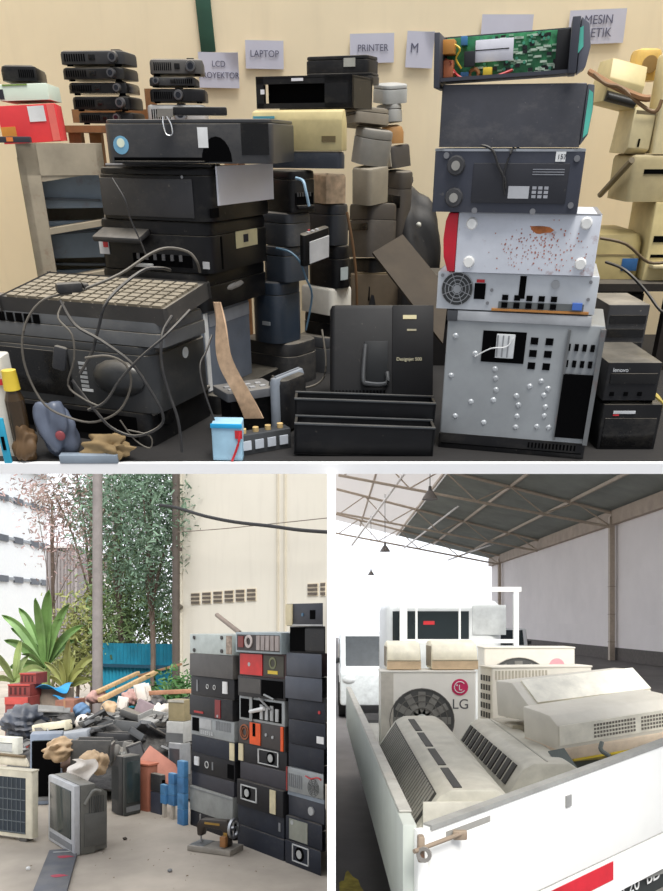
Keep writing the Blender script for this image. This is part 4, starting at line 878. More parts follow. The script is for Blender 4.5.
tree('tall hanging leafed tree right of the pole, in front of the cream wall corner', 150, 12.2, [(165,480,1),(185,490,.9),(150,500,1),(140,475,1),(188,512,.7),(160,530,1),(125,485,.9),(175,545,.7),(145,560,.9),(160,585,.8)], 8500, .075, LF1, .04)
tree('light green airy tree right behind the concrete pole', 118, 13.2, [(110,480,1),(122,500,.9),(130,530,.9),(112,540,.8),(135,560,.8),(105,515,.8),(128,475,1)], 3600, .075, LF1, .05)
tree('brownish thin tree around the concrete pole', 92, 14.5, [(85,485,1),(105,500,1),(118,520,.9),(75,510,.8),(95,535,1),(110,475,1),(60,500,.8),(112,555,.9),(80,470,.9)], 4200, .08, LF3, .06)
tree('sparse pinkish twigged tree in front of the white office block', 52, 16.5, [(50,500,.8),(35,490,.7),(65,530,.9),(70,550,.8),(45,515,.6),(88,560,.8)], 1000, .09, mat((176,150,146), .7, vary=.3), .03)
tree('bushy yellow green tree above the blue fence', 128, 13.8, [(115,590,.9),(130,605,.9),(145,620,.8),(120,625,.9),(160,610,.7),(108,640,.7),(150,580,.8),(135,570,.8),(165,630,.6)], 6500, .085, LF2, .06)
tree('low shrub with reddish shoots between banana plant and pole', 75, 13.4, [(70,650,.6),(85,665,.6),(60,670,.5),(90,640,.6),(80,620,.6),(88,600,.5)], 3000, .085, mat((146,150,90), .6, vary=.5, scale=3), .03)
# banana plant
def banana(label, x, y, D, fr, m, seed):
    rb = random.Random(seed); q = LV.at(x, y, D); r = thing('banana_plant', label, 'plant', Matrix.Translation((q.x, q.y, 0)), 'banana plants by the white block')
    hz = q.z+HC
    b = B(); b.tube([(0,0,0),(.02,0,hz*.5),(0,0,hz)], .07, 9); b.build('stem', mat((126,140,84), .6, vary=.3), r)
    for (tx, ty, wd) in fr:
        t = LV.at(tx, ty, D+rb.uniform(-.5,.3)); e = Vector((t.x-q.x, t.y-q.y, t.z-q.z)); side = Vector((-e.z, .35, e.x)).normalized()
        def f(u, v, e=e, side=side, wd=wd):
            w = wd*.62*math.sin(math.pi*min(1, .08+u*.92))**.6*(v-.5)
            return Vector((0,0,hz))+e*u+Vector((0,0,.22*e.length*math.sin(math.pi*u)))*.6+side*w+Vector((0,-abs(v-.5)*wd*.35,0))
        b = B(); b.sheet(f, 12, 4, .004); b.build('leaf', m, r)
banana('tall banana plant with broad leaves left of the ribbed block', 45, 668, 12.4, [(50,590,.34),(20,608,.3),(3,615,.28),(62,618,.32),(5,640,.3),(10,668,.3),(75,640,.28),(30,640,.26),(36,598,.26),(70,604,.26),(12,628,.26),(84,625,.24),(58,650,.24),(22,654,.26)], LF4, 1)
banana('smaller banana plant with a yellowing leaf at the left edge', 15, 682, 11.8, [(30,655,.26),(0,660,.26),(20,690,.24),(48,672,.28),(40,690,.24),(-5,680,.24),(22,640,.24),(-10,650,.26)], mat((134,150,92), .5, vary=.4, scale=3), 2)
banana('low yellow green plant beside the pole foot', 66, 690, 12.0, [(85,668,.24),(92,680,.24),(60,660,.22),(50,676,.22),(76,655,.24),(100,655,.22),(70,640,.22),(45,662,.22)], mat((152,156,92), .5, vary=.4, scale=3), 3)
r_ = LV.at(176, 690, 10.0)
r = thing('green_shrub', 'dark green shrub at the foot of the hall corner behind the boards', 'shrub', Matrix.Translation((r_.x, r_.y, 0)))
b = B(); b.tube([(0,0,0),(0,0,.7)], .02); b.build('stem', mat((90,80,60), .8), r)
b = B(); leaves(b, [(.05,0,.85,.5),(-.1,.05,.72,.5),(.15,0,.65,.5),(-.25,0,.6,.5)], 2200, .07, .3, 0.); b.build('foliage', mat((70,112,58), .6, vary=.4), r)
# red crates and blue drum behind the heap at left
RCM = mat((122,48,46), .6, 0, .2, vary=.25)
for lab, x0, x1, yt, yb, D in (('faded red plastic crate at the left edge behind the heap, lower one', 5, 28, 697, 716, 10.2), ('faded red plastic crate stacked on the lower red crate', 8, 30, 684, 697, 10.3), ('small faded red crate at the top right of the red crates', 20, 36, 673, 684, 10.4)):
    P = Lp(x0, yt, yb, D, None, x1, -4, depth=.35); 
    if 'lower' in lab and 'stacked' not in lab: P = Lp(x0, yt, yb, D, None, x1, -4, depth=.35, base=GZ, height=LV.at(0,yt,D).z-GZ)
    dev('crate', lab, 'crate', P, RCM, [('slot', mat((70,28,28), .7), bars('F',4,.08,.94,.2,.75,.004,.45)), ('rim', mat((186,76,70), .6), 'F', 0,1,.88,1,.012)], 'red crates behind the heap')
P = Lp(32, 690, 712, 10.6, None, 66, 6, depth=.5, base=GZ, height=LV.at(0,690,10.6).z-GZ)
dev('carton', 'low grey brown carton behind the white plastic bar', 'box', P, mat((128,116,104), .8, vary=.3), [('flap', mat((150,136,120), .8), 'T', 0,1,.0,.4,.01)])
P = Lp(44, 682, 690, 10.5, None, 58, 6, depth=.3, base=None)
one('tarpaulin', 'bright blue plastic sheet lying on the grey brown carton', 'tarpaulin', P.M, mat((40,140,196), .4, vary=.2), lambda b: b.sheet(lambda u, v: Vector(((u-.5)*.42, (v-.5)*.4, .02+.06*math.sin(5*u)*math.cos(4*v))), 10, 8, .006))
P = Lp(56, 694, 700, 10.0, None, 74, -6, depth=.3)
one('tarpaulin', 'bright blue plastic sheet draped over the brown carton behind the heap', 'tarpaulin', P.M, mat((40,140,196), .4, vary=.2), lambda b: b.sheet(lambda u, v: Vector(((u-.5)*.30, (v-.5)*.35, .03+.04*math.sin(6*u+1)*math.cos(3*v)-.1*u)), 10, 8, .006))
P = Lp(55, 699, 716, 9.9, None, 74, -6, depth=.35, base=GZ, height=LV.at(0,700,9.9).z-GZ)
dev('carton', 'reddish brown carton under the right blue sheet', 'box', P, mat((134,92,76), .8, vary=.3), [('tape', mat((160,120,90), .6), 'F', .45,.55,0,1,.003)])

# -------- objects on the yard floor
def yb(y): return gd(y)
def shell(label, P, body, parts, cat='television', name='crt_television', grp=None, back=.7):
    """tube television: front bezel slab at -y, body narrowing to the back"""
    def sh(b, w, d, h):
        f = d*.18
        b.prism([(-w/2,0),(w/2,0),(w/2,h),(-w/2,h)], -d/2+f, d*.1, 'y', .006)
        k = back
        bm2 = bmesh.new(); v = []
        for y, s, zz in ((d*.1, .97, 0), (d/2, k, 0)):
            for sx, sz in ((-1,0),(1,0),(1,1),(-1,1)): v.append(bm2.verts.new((sx*w/2*s, y, h*.02 if sz == 0 else h*(.98 if y < d*.2 else .2+.75*k))))
        bm2.faces.new(v[0:4]); bm2.faces.new(v[4:8])
        for i in range(4): bm2.faces.new((v[i], v[(i+1) % 4], v[4+(i+1) % 4], v[4+i]))
        bmesh.ops.recalc_face_normals(bm2, faces=bm2.faces); b._add(bm2)
    bez = mat((186,188,190), .4, 0, .35) if not parts.get('bez') else parts['bez']
    L = [('bezel', bez, lambda b,w,d,h: b.box(0,-d/2+d*.09,h/2,w,d*.18,h,bev=.012)),
         ('screen', mat((52,62,62), .15, vary=.1), lambda b,w,d,h: b.box(0,-d/2,h*.56,w*.80,.012,h*.70,bev=.005)),
         ('speaker_strip', mat((120,122,124), .5), 'F', .08,.92,.06,.15,.004),
         ('side_vent', mat((64,66,66), .6), bars('R',7,.42,.88,.25,.82,.004,.4)), ('side_vent', mat((64,66,66), .6), bars('L',7,.12,.58,.25,.82,.004,.4))]+parts.get('extra', [])
    return dev(name, label, cat, P, body, L, grp, shape=sh)
# foreground tv: corner at x=75
P = Lp(74, 786, 857, gd(857), 48, 109, 38, base=GZ+.004, front='L')
shell('grey tube television with silver front edge standing in the foreground of the yard', P, mat((104,104,98), .5, 0, .6, vary=.15), {'extra': [('side_handle', mat((128,128,122), .5, 0, .3), lambda b,w,d,h: b.tube([(w/2+.004,-d*.2,h*.72),(w/2+.012,d*.02,h*.9),(w/2+.004,d*.25,h*.88)], .012)), ('side_panel', mat((92,92,88), .5, 0, .4), 'R', .28,.92,.10,.58,.008,.004)]}, back=.86)
# black tv right behind
P = Lp(125, 757, 817, gd(817), 110, 141, 52, base=GZ+.004, front='R')
shell('black tube television facing right beside the grey one', P, mat((44,46,48), .45, 0, .7), {'bez': mat((54,58,58), .4, 0, .4)}, back=.8)
# blue grey monitor lying on its side, wide opening
P = Lp(30, 734, 800, gd(806), None, 62, 14, base=GZ+.004, depth=.34)
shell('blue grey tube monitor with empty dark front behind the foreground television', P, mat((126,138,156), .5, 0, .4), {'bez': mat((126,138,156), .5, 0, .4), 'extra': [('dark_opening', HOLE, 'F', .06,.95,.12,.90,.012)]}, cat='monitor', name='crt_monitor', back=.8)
# outdoor unit at the left edge
def condenser(label, P, body, gr, extra=(), fanc=(.36,.5), grp=None, name='air_conditioner', fan=True, rscale=.40):
    parts = []
    rr = min(P.h, P.w)*rscale
    if fan:
        parts += [('fan_well', mat((84,84,82), .6), disc('F', *fanc, rr, .002)), ('fan_well>blade*', mat((132,130,124), .5), lambda b,w,d,h: [b.box(*(fpt(w,d,h,'F',*fanc,.004)+Vector((math.cos(a)*rr*.5,0,math.sin(a)*rr*.5))), rr*.78, .003, rr*.22, rot=(0,-a,0)) for a in [i*math.pi/6 for i in range(12)]]),
                  ('fan_guard', gr, lambda b,w,d,h: [b.ring(fpt(w,d,h,'F',*fanc,.008), (0,-1,0), rr*k-.006, rr*k, .003, 32) for k in (1.,.8,.6,.4)]), ('fan_hub', mat((236,236,230), .5), disc('F', *fanc, rr*.20, .014))]
    parts += [('foot*', mat((90,88,84), .6), lambda b,w,d,h: [b.box(sx*w*.36,0,-.014,.07,d*1.02,.026) for sx in (-1,1)]), ('top_cover', body, lambda b,w,d,h: b.box(0,0,h+.003,w*1.01,d*1.03,.016,bev=.005))]
    return dev(name, label, 'air conditioner', P, body, parts+list(extra), grp, rv=.015, rt=.004)
P = Lp(32, 772, 840, gd(843), -30, 39, 68, base=GZ+.03, front='L')
condenser('cream outdoor air conditioner with a dark wire grid at the left edge of the yard', P, mat((206,200,180), .6, 0, .4, rust=.1), STL, [('dark_coil', mat((40,50,60), .6), 'F', .05,.9,.06,.90,.004), ('wire_grid', mat((96,104,108), .5), grid('F',12,5,.06,.9,.07,.89,.008,.10,1.)), ('wire_grid', mat((96,104,108), .5), grid('F',1,5,.06,.9,.07,.89,.008,1.,.08))], fan=False)
ACt = P.top
P2y = Lp(28, 758, 770, P.corner.y+.12, -30, 31, 66, base=ACt+.014, front='L')
dev('plastic_cover', 'crumpled cream plastic cover lying on the left edge air conditioner', 'cover', P2y, mat((214,206,186), .6, 0, .3), [('torn_tube', mat((120,104,80), .6), lambda b,w,d,h: b.cyl((-.1,-d*.45,h+.012),(w*.45,-d*.5,h+.010),.012))], shape=lambda b,w,d,h: b.box(0,0,h/2,w,d,h,bev=.015,taper=(.9,.85)))
P3y = Lp(17, 738, 757, P.corner.y+.25, -30, 24, 70, base=P2y.top+.004, front='L')
dev('electric_box', 'white boxy appliance housing on top of the heap at the left edge', 'appliance', P3y, mat((226,226,214), .5, 0, .3), [('window', mat((196,198,196), .4), 'F', .5,.9,.15,.6,.004), ('line', GRY, 'F', .5,.9,.64,.68,.004)], rv=.02)
# plank on ground
a_, b_ = LV.at(22, 905, 0), None
p0 = Vector(((48-CX)/F0*gd(900), gd(900), 0)); p1 = Vector(((64-CX)/F0*gd(852), gd(852), 0)); dv = p1-p0
MPl = Matrix.Translation(((p0+p1)/2).to_3d()) @ Matrix.Rotation(math.atan2(dv.y, dv.x)-math.pi/2, 4, 'Z')
r = thing('board', 'dark blue grey board with red marks lying on the yard before the television', 'board', MPl)
b = B(); b.box(0,0,.012,.21,dv.length,.024,bev=.003); b.build('plank', mat((58,66,80), .5, 0, .3), r)
b = B(); b.box(.02,dv.length*.42,.026,.18,.02,.004); b.build('silver_edge', LGRY, r)
for yy in (-.12,.3):
    b = B(); b.lump((.03,dv.length*yy,.0255),(.09,.06,.004),4,.4,2); b.build('red_mark', mat((170,50,70), .5), r)
for i, (x, y) in enumerate(((28,870),(170,872),(125,840))):
    D = gd(y); one('pebble', ['white pebble on the ground at the left before the board','small grey pebble on the bare concrete near the sewing machine','little dark clod near the grey television'][i], 'stone', Matrix.Translation(((x-CX)/F0*D, D, .012)), [WHT,GRY,mat((80,72,64),.8)][i], lambda b: b.lump((0,0,0),(.035,.03,.024),i+2,.2,2))
# -------- rubbish heap
rn = random.Random(12)
def heap_f(u, v):
    x = -3.5+2.2*u+.0*v; y = 7.7+2.5*v
    hh = math.sin(math.pi*min(1,max(0,u)))**.6*math.sin(math.pi*min(1,v*.8+.03))**.7
    n_ = .10*math.sin(7*u+3*v)+.07*math.sin(15*v+5*u)+.05*math.sin(23*u-9*v)
    return Vector((x, y, max(.0, hh*(.72+n_*1.6)+.0)))
b = B(); b.sheet(heap_f, 60, 40, .02)
h_ = b.build('rubble', mat((76,74,72), .8, vary=.6, scale=14, bump=.8)); tag(h_, 'mixed grey scrap and broken plastic forming the heap', 'rubble', None, 'stuff')
def scrap(label, x0, x1, yt, yb_, D, m, kind='shell', rot=0., cat='scrap', name='plastic_scrap', dep=.3, parts=(), seed=0, grp='scrap on the heap', tilt=0):
    q0, q1 = LV.at(x0, yb_, D), LV.at(x1, yt, D); w, h = q1.x-q0.x, q1.z-q0.z
    M = Matrix.Translation(((q0.x+q1.x)/2, D, q0.z+HC)) @ Euler((R(tilt), R(rot), R(random.Random(seed).uniform(-25,25)))).to_matrix().to_4x4()
    P = Place(); P.w, P.d, P.h, P.M = w, dep, h, M
    def sh(b, w, d, h):
        if kind == 'shell':
            t = .02; b.box(0,-d/2+t/2,h/2,w,t,h,bev=.006); b.box(0,d/2-t/2,h/2,w*.9,t,h*.9,bev=.006); b.box(-w/2+t/2,0,h*.45,t,d,h*.85); b.box(w/2-t/2,0,h*.45,t,d,h*.7); b.box(0,0,t/2,w,d,t)
        elif kind == 'box': b.vbox(0,0,0,w,d,h,.012,.012)
        elif kind == 'slab': b.box(0,0,h/2,w,d,h,bev=min(h*.3,.015))
        elif kind == 'rag': b.lump((0,0,h/2),(w,d,h),seed,.2)
        elif kind == 'beam': b.box(0,0,h/2,w,d,h,bev=.004)
    return dev(name, label, cat, P, m, parts, grp, shape=sh)
SH = [mat((70,70,70),.5,0,.7), mat((92,94,96),.5,0,.6), mat((54,55,58),.45,0,.7), mat((118,116,112),.6,0,.6)]
RG = mat((222,214,204), .8, vary=.12); RGT = mat((186,160,128), .85, vary=.25); RGP = mat((176,140,132), .85, vary=.2); RGD = mat((64,66,74), .6, 0, .4)
scrap('big dark blue grey rubbish sack at the left of the heap', 2, 46, 706, 742, 9.0, mat((62,68,80),.5,0,.3,vary=.3), 'rag', seed=2, dep=.7, name='rubbish_sack', cat='sack')
scrap('long cream plastic bar lying on the left of the heap', 34, 72, 722, 732, 8.5, mat((222,214,188),.5,0,.3), 'slab', -9, dep=.14, parts=[('dark_slot', HOLE, 'F', .35,.95,.1,.3,.003)], seed=4, cat='cover', name='plastic_cover')
scrap('long pale grey panel with rounded end under the cream bar', 44, 90, 732, 741, 8.2, mat((150,156,164),.5,0,.4), 'slab', -8, dep=.25, seed=5, cat='panel', name='plastic_sheet')
scrap('blue and white crumpled rag near the pole foot', 74, 90, 703, 718, 8.9, mat((86,116,148),.7,vary=.4), 'rag', seed=6, name='rag', cat='rag')
scrap('white folded sheet stuck in the heap below the blue rag', 76, 92, 716, 732, 8.6, RG, 'rag', seed=7, dep=.15, name='rag', cat='rag')
scrap('pinkish rag beside the pole on top of the heap', 88, 104, 690, 704, 9.3, RGP, 'rag', seed=8, name='rag', cat='rag')
scrap('tan crumpled paper under the wooden beams', 100, 120, 700, 720, 9.0, RGT, 'rag', seed=9, name='paper_bundle', cat='paper')
scrap('white torn shell standing up under the wooden beams', 115, 125, 696, 716, 9.0, RG, 'shell', 12, dep=.1, seed=10)
scrap('pink grey cloth bundle at the top middle of the heap', 122, 138, 690, 706, 9.2, RGP, 'rag', seed=11, name='rag', cat='rag')
scrap('mauve grey flat panel leaning in the middle of the heap', 128, 148, 700, 726, 8.9, mat((140,124,128),.6,vary=.15), 'slab', 24, dep=.05, seed=12, cat='panel', name='plastic_sheet')
scrap('white angular plastic piece at the top of the heap', 139, 152, 683, 702, 9.2, RG, 'shell', -14, dep=.12, seed=13)
scrap('white crumpled bag beside the olive box', 154, 168, 704, 726, 8.8, RG, 'rag', seed=14, name='plastic_bag', cat='bag')
scrap('black crumpled bag behind the white crumpled bag', 148, 166, 698, 712, 9.2, RGD, 'rag', seed=15, name='plastic_bag', cat='bag')
scrap('long ridged grey shell lying across the middle of the heap', 96, 150, 719, 731, 8.7, SH[1], 'shell', 5, dep=.2, seed=16)
scrap('long black shell below the ridged grey one', 88, 148, 732, 742, 8.4, SH[2], 'shell', 3, dep=.2, seed=17)
scrap('grey blue flat tray left of the middle of the heap', 82, 106, 726, 737, 8.5, SH[1], 'slab', -6, dep=.2, seed=18, cat='tray', name='plastic_tray')
scrap('dark grey open shell above the black television', 104, 134, 740, 756, 8.2, SH[0], 'shell', -5, dep=.25, seed=19)
scrap('dark open shell on the right slope of the heap', 136, 164, 726, 744, 8.5, SH[2], 'shell', 10, dep=.25, seed=20)
scrap('dim grey motor housing on the black television', 108, 124, 744, 768, 7.6, SH[3], 'rag', seed=21, name='motor_part', cat='machine part', dep=.2)
scrap('small metal coil lump beside the motor housing', 118, 132, 752, 770, 7.5, mat((130,130,124),.4,.5,rust=.3), 'rag', seed=22, name='motor_part', cat='machine part', dep=.15)
scrap('dark framed screen panel leaning near the reddish board', 132, 148, 742, 764, 8.0, SH[2], 'slab', -18, dep=.05, seed=23, cat='panel', name='plastic_sheet', parts=[('pane', mat((96,98,100),.4), 'F', .12,.88,.15,.88,.004)])
scrap('grey flat panel standing on the heap left of the dark framed one', 120, 136, 742, 758, 8.1, SH[3], 'slab', 12, dep=.04, seed=24, cat='panel', name='plastic_sheet')
scrap('tan bundle of scrap inside the empty blue grey monitor front', 45, 74, 738, 760, 7.25, RGT, 'rag', seed=25, dep=.3, name='scrap_bundle', cat='scrap')
scrap('brown basket of scrap beside the tan bundle', 52, 72, 756, 774, 7.7, mat((96,76,66),.8,vary=.3), 'rag', seed=28, dep=.2, name='scrap_bundle', cat='scrap')
scrap('tan crumpled bundle on the rear of the foreground television', 80, 108, 750, 775, 6.6, RGT, 'rag', seed=26, dep=.25, name='scrap_bundle', cat='scrap')
# white cloth over the tv
q = LV.at(84, 764, 6.25)
one('rag', 'white cloth hanging over the top of the foreground television', 'rag', Matrix.Translation((q.x, q.y, q.z+HC)), RG, lambda b: b.sheet(lambda u, v: Vector(((u-.5)*.17+.03*math.sin(6*v), -.02-.04*v+.025*math.sin(8*u+4*v), .04-.20*v*(.4+.6*u))), 12, 12, .006))
scrap('dark grey housing frame behind the tan bundles', 74, 112, 738, 762, 7.4, SH[0], 'shell', 2, dep=.3, seed=27)
scrap('black round shell with a hole above the long black one', 108, 128, 706, 720, 9.0, SH[2], 'rag', seed=30)
scrap('mid grey shell on the left shoulder of the heap', 60, 80, 712, 724, 9.1, SH[3], 'shell', -12, dep=.2, seed=31)
scrap('pale grey cover near the red crates', 38, 52, 708, 720, 9.2, mat((170,166,160),.6,vary=.2), 'rag', seed=32)
scrap('dark flat plate sticking out over the middle of the heap', 120, 150, 712, 719, 8.8, SH[0], 'slab', 20, dep=.25, seed=33, cat='panel', name='plastic_sheet')
# wooden beams
def beam(label, a, c, D0_, D1_, r, m=None):
    p, q = LV.at(*a, D0_)+Vector((0,0,HC)), LV.at(*c, D1_)+Vector((0,0,HC)); dv = q-p
    M = Matrix.Translation((p+q)/2) @ Vector((1,0,0)).rotation_difference(dv.normalized()).to_matrix().to_4x4()
    one('wooden_beam', label, 'beam', M, m or mat((186,156,116),.8,0,0,vary=.3,scale=16), lambda b: b.box(0,0,0,dv.length,r,r*.8,bev=.004), 'wooden beams on the heap')
beam('long pale wooden beam rising in front of the blue fence, the upper one', (97,692),(138,673),9.2,10.2,.055)
beam('long pale wooden beam rising in front of the blue fence, the lower one', (100,700),(156,672),9.0,10.2,.065)
beam('thin brown wooden batten between pale beam and green shrub', (138,676),(182,664),10.3,10.4,.04, mat((128,96,70),.8))
beam('weathered reddish beam lying level above the olive box', (150,693),(192,691),9.2,9.0,.06, mat((170,124,96),.8,vary=.3))
# small broken pieces that nothing tells apart
SMALL = [mat((84,86,88),.5,0,.4), mat((40,41,44),.5,0,.4), mat((150,150,148),.55,0,.3)]
LB = ['small broken piece of mid grey plastic on the heap','small broken piece of black plastic on the heap','small broken piece of pale grey plastic on the heap']
for i in range(48):
    u, v = rn.uniform(.10,.92), rn.uniform(.12,.62); p = heap_f(u, v); k = i % 3
    w_, d_, h__ = rn.uniform(.12,.34), rn.uniform(.06,.2), rn.uniform(.03,.10)
    M = Matrix.Translation((p.x, p.y, p.z+.085)) @ Euler((rn.uniform(-.6,.6), rn.uniform(-.6,.6), rn.uniform(0,3.1))).to_matrix().to_4x4()
    def piece(b):
        if i % 2: b.box(0,0,0,w_,d_,h__*.3,bev=.004); b.box(0,d_/2-.006,h__*.4,w_,.012,h__*.8); b.box(w_/2-.006,0,h__*.3,.012,d_,h__*.6)
        else: b.prism([(-w_/2,-d_/2),(w_*.3,-d_/2),(w_/2,d_*.1),(w_*.1,d_/2),(-w_/2,d_*.3)],-h__/4,h__/4,'z',.004); b.box(-w_*.2,0,h__*.4,.012,d_*.7,h__*.6)
    one('plastic_scrap', LB[k], 'scrap', M, SMALL[k], piece, ['mid grey','black','pale grey'][k]+' broken plastic pieces')
# dry leaves and grit on the yard floor
b = B()
for i in range(150):
    x_, y_ = rn.uniform(-3.2,-.2), rn.uniform(4.8,7.6); a_ = rn.uniform(0,6.28); s_ = rn.uniform(.006,.016)
    b.quad(Vector((x_,y_,.004+rn.uniform(0,.006))), Vector((math.cos(a_)*s_,math.sin(a_)*s_,.002)), Vector((-math.sin(a_)*s_*.6,math.cos(a_)*s_*.6,.003)))
tag(b.build('litter', mat((112,92,66),.8,vary=.4)), 'dry leaf bits and grit scattered on the yard concrete', 'litter', None, 'stuff')
# right foot of the heap
def solid(label, name, cat, x, yt, yb_, D, xl, xr, yaw, m, parts=(), base=None, front='L', grp=None, **k):
    P = Lp(x, yt, yb_, D, xl, xr, yaw, base=base, front=front, **k); dev(name, label, cat, P, m, parts, grp, rv=.012, rt=.012); return P
D_ = 7.95
P = solid('grey tube monitor standing right of the pinkish board', 'monitor', 'monitor', 181, 744, 785, D_, 168, 191, 60, mat((138,140,142),.5,0,.5), [('screen', mat((70,74,78),.2), 'F', .12,.88,.2,.9,.004), ('stripe', WHT, 'T', .05,.95,.05,.5,.004)], base=GZ, height=LV.at(0,744,D_).z-GZ)
P = solid('pale grey appliance case on the grey monitor', 'appliance_case', 'appliance', 183, 722, 741, D_+.03, 166, 192, 66, mat((168,168,164),.5,0,.4), [('dark_base', mat((96,98,98),.6), 'F', .0,1,.0,.45,.004)], base=P.top+.006)
P = solid('olive brown box on the pale grey case under the reddish beam', 'carton', 'box', 184, 700, 721, D_+.06, 168, 192, 68, mat((136,124,92),.7,0,.3), [('top_rim', mat((176,172,160),.6), 'F', 0,1,.88,1,.006)], base=P.top+.004)
P = solid('reddish brown cabinet box with orange top behind the black television', 'wooden_box', 'box', 148, 766, 806, gd(812), 133, 158, 55, mat((150,92,72),.7,0,.2), [('top_board', mat((190,112,86),.6), 'T', -.04,1.04,-.04,1.04,.015)], base=GZ)
q0 = LV.at(160, 766, 7.9)
one('board', 'pinkish brown board leaning on the right slope of the heap', 'board', Matrix.Translation((q0.x, 7.9, q0.z+HC)) @ Euler((R(-35), R(38), R(10))).to_matrix().to_4x4(), mat((186,126,108),.7,vary=.12), lambda b: b.box(0,0,0,.40,.02,.22,bev=.003))
P = solid('dark blue grey case on the ground beside the blue blocks', 'computer_case', 'computer case', 161, 793, 815, gd(815), 150, 165, 48, mat((58,62,76),.5,0,.4), [('seam', HOLE, 'R', .1,.9,.5,.54,.003)], base=GZ, grp='cases beside the blue blocks')
P = solid('black case on the dark blue grey one with a dusty grey top', 'computer_case', 'computer case', 161, 775, 792, gd(815), 150, 166, 48, mat((40,42,46),.5,0,1.), [('cut', HOLE, 'R', .2,.8,.3,.7,.003)], base=P.top+.003, grp='cases beside the blue blocks')
BB = [mat((58,112,158),.6,0,.2,vary=.3), mat((68,122,166),.6,0,.2,vary=.3)]
def bluecol(labels, x0, x1, yt, yb_, D, n, legs=0):
    base = GZ+.001
    z1 = LV.at(0, yt, D).z; hh = (z1-GZ-legs)/n
    if legs: base = GZ+legs
    for i in range(n):
        P = Lp((x0+x1)/2+1, yt, yb_, D, x0, x1+.1, 45, base=base, height=hh, front='R')
        parts = [('cap', mat((110,156,190),.6), 'T', .05,.95,.05,.95,.004)]
        if i == 0 and legs: parts.append(('stand*', mat((176,168,156),.6), lambda b,w,d,h: [b.box(s*w*.3,s*d*.2,-legs/2,.03,.03,legs-.002) for s in (-1,1)]))
        dev('foam_block', labels[i], 'block', P, BB[i % 2], parts, 'blue blocks beside the computer wall', rv=.006, rt=.006); base = P.top+.002
bluecol(['lower blue block of the shortest blue column','upper blue block of the shortest blue column'], 160, 169, 786, 813, gd(818), 2, .12)
bluecol(['lowest blue block of the middle blue column','second blue block of the middle blue column','topmost blue block of the middle blue column'], 168, 178, 775, 815, gd(820), 3, .12)
bluecol(['lowest blue block of the tallest blue column','second blue block of the tallest blue column','third blue block of the tallest blue column','topmost blue block of the tallest blue column'], 177, 188.5, 763, 826, gd(826), 4)

# -------- the wall of computer cases
A_, Z_ = Vector((*LV.at(189.5, 620, 6.85).xy, 0)), Vector((*LV.at(326, 620, 5.45).xy, 0))
wdir = (Z_-A_).normalized(); wyaw = math.degrees(math.atan2(wdir.y, wdir.x))
def wt(px):    # distance along the wall line for a pixel column
    k = (px-CX)/F0; return (k*A_.y-A_.x)/(wdir.x-k*wdir.y)
BK = mat((24,24,28),.42,0,.4,spec=.25); NV = mat((32,37,48),.5,0,.4,spec=.25); SV = mat((150,154,154),.45,.3,.3); DG = mat((74,72,70),.55,0,.7)
OUT = mat((206,208,206),.4,.2); STRIP = mat((214,202,166),.5); PSU = mat((188,190,188),.4,.3)
def psu_box(u0, v0, u1, v1, ku):
    return [('tray_outline', OUT, lambda b,w,d,h: (plate(b,w,d,h,'F',u0,u1,v0,v0+.05,.006), plate(b,w,d,h,'F',u0,u1,v1-.05,v1,.006), plate(b,w,d,h,'F',u0,u0+.02,v0,v1,.006), plate(b,w,d,h,'F',u1-.02,u1,v0,v1,.006))), ('fan_hub', PSU, disc('F', ku, (v0+v1)/2, .030, .008)), ('fan_well', HOLE, disc('F', ku, (v0+v1)/2, .05, .004))]
F_ = lambda n,m,*a: (n, m, 'F')+a
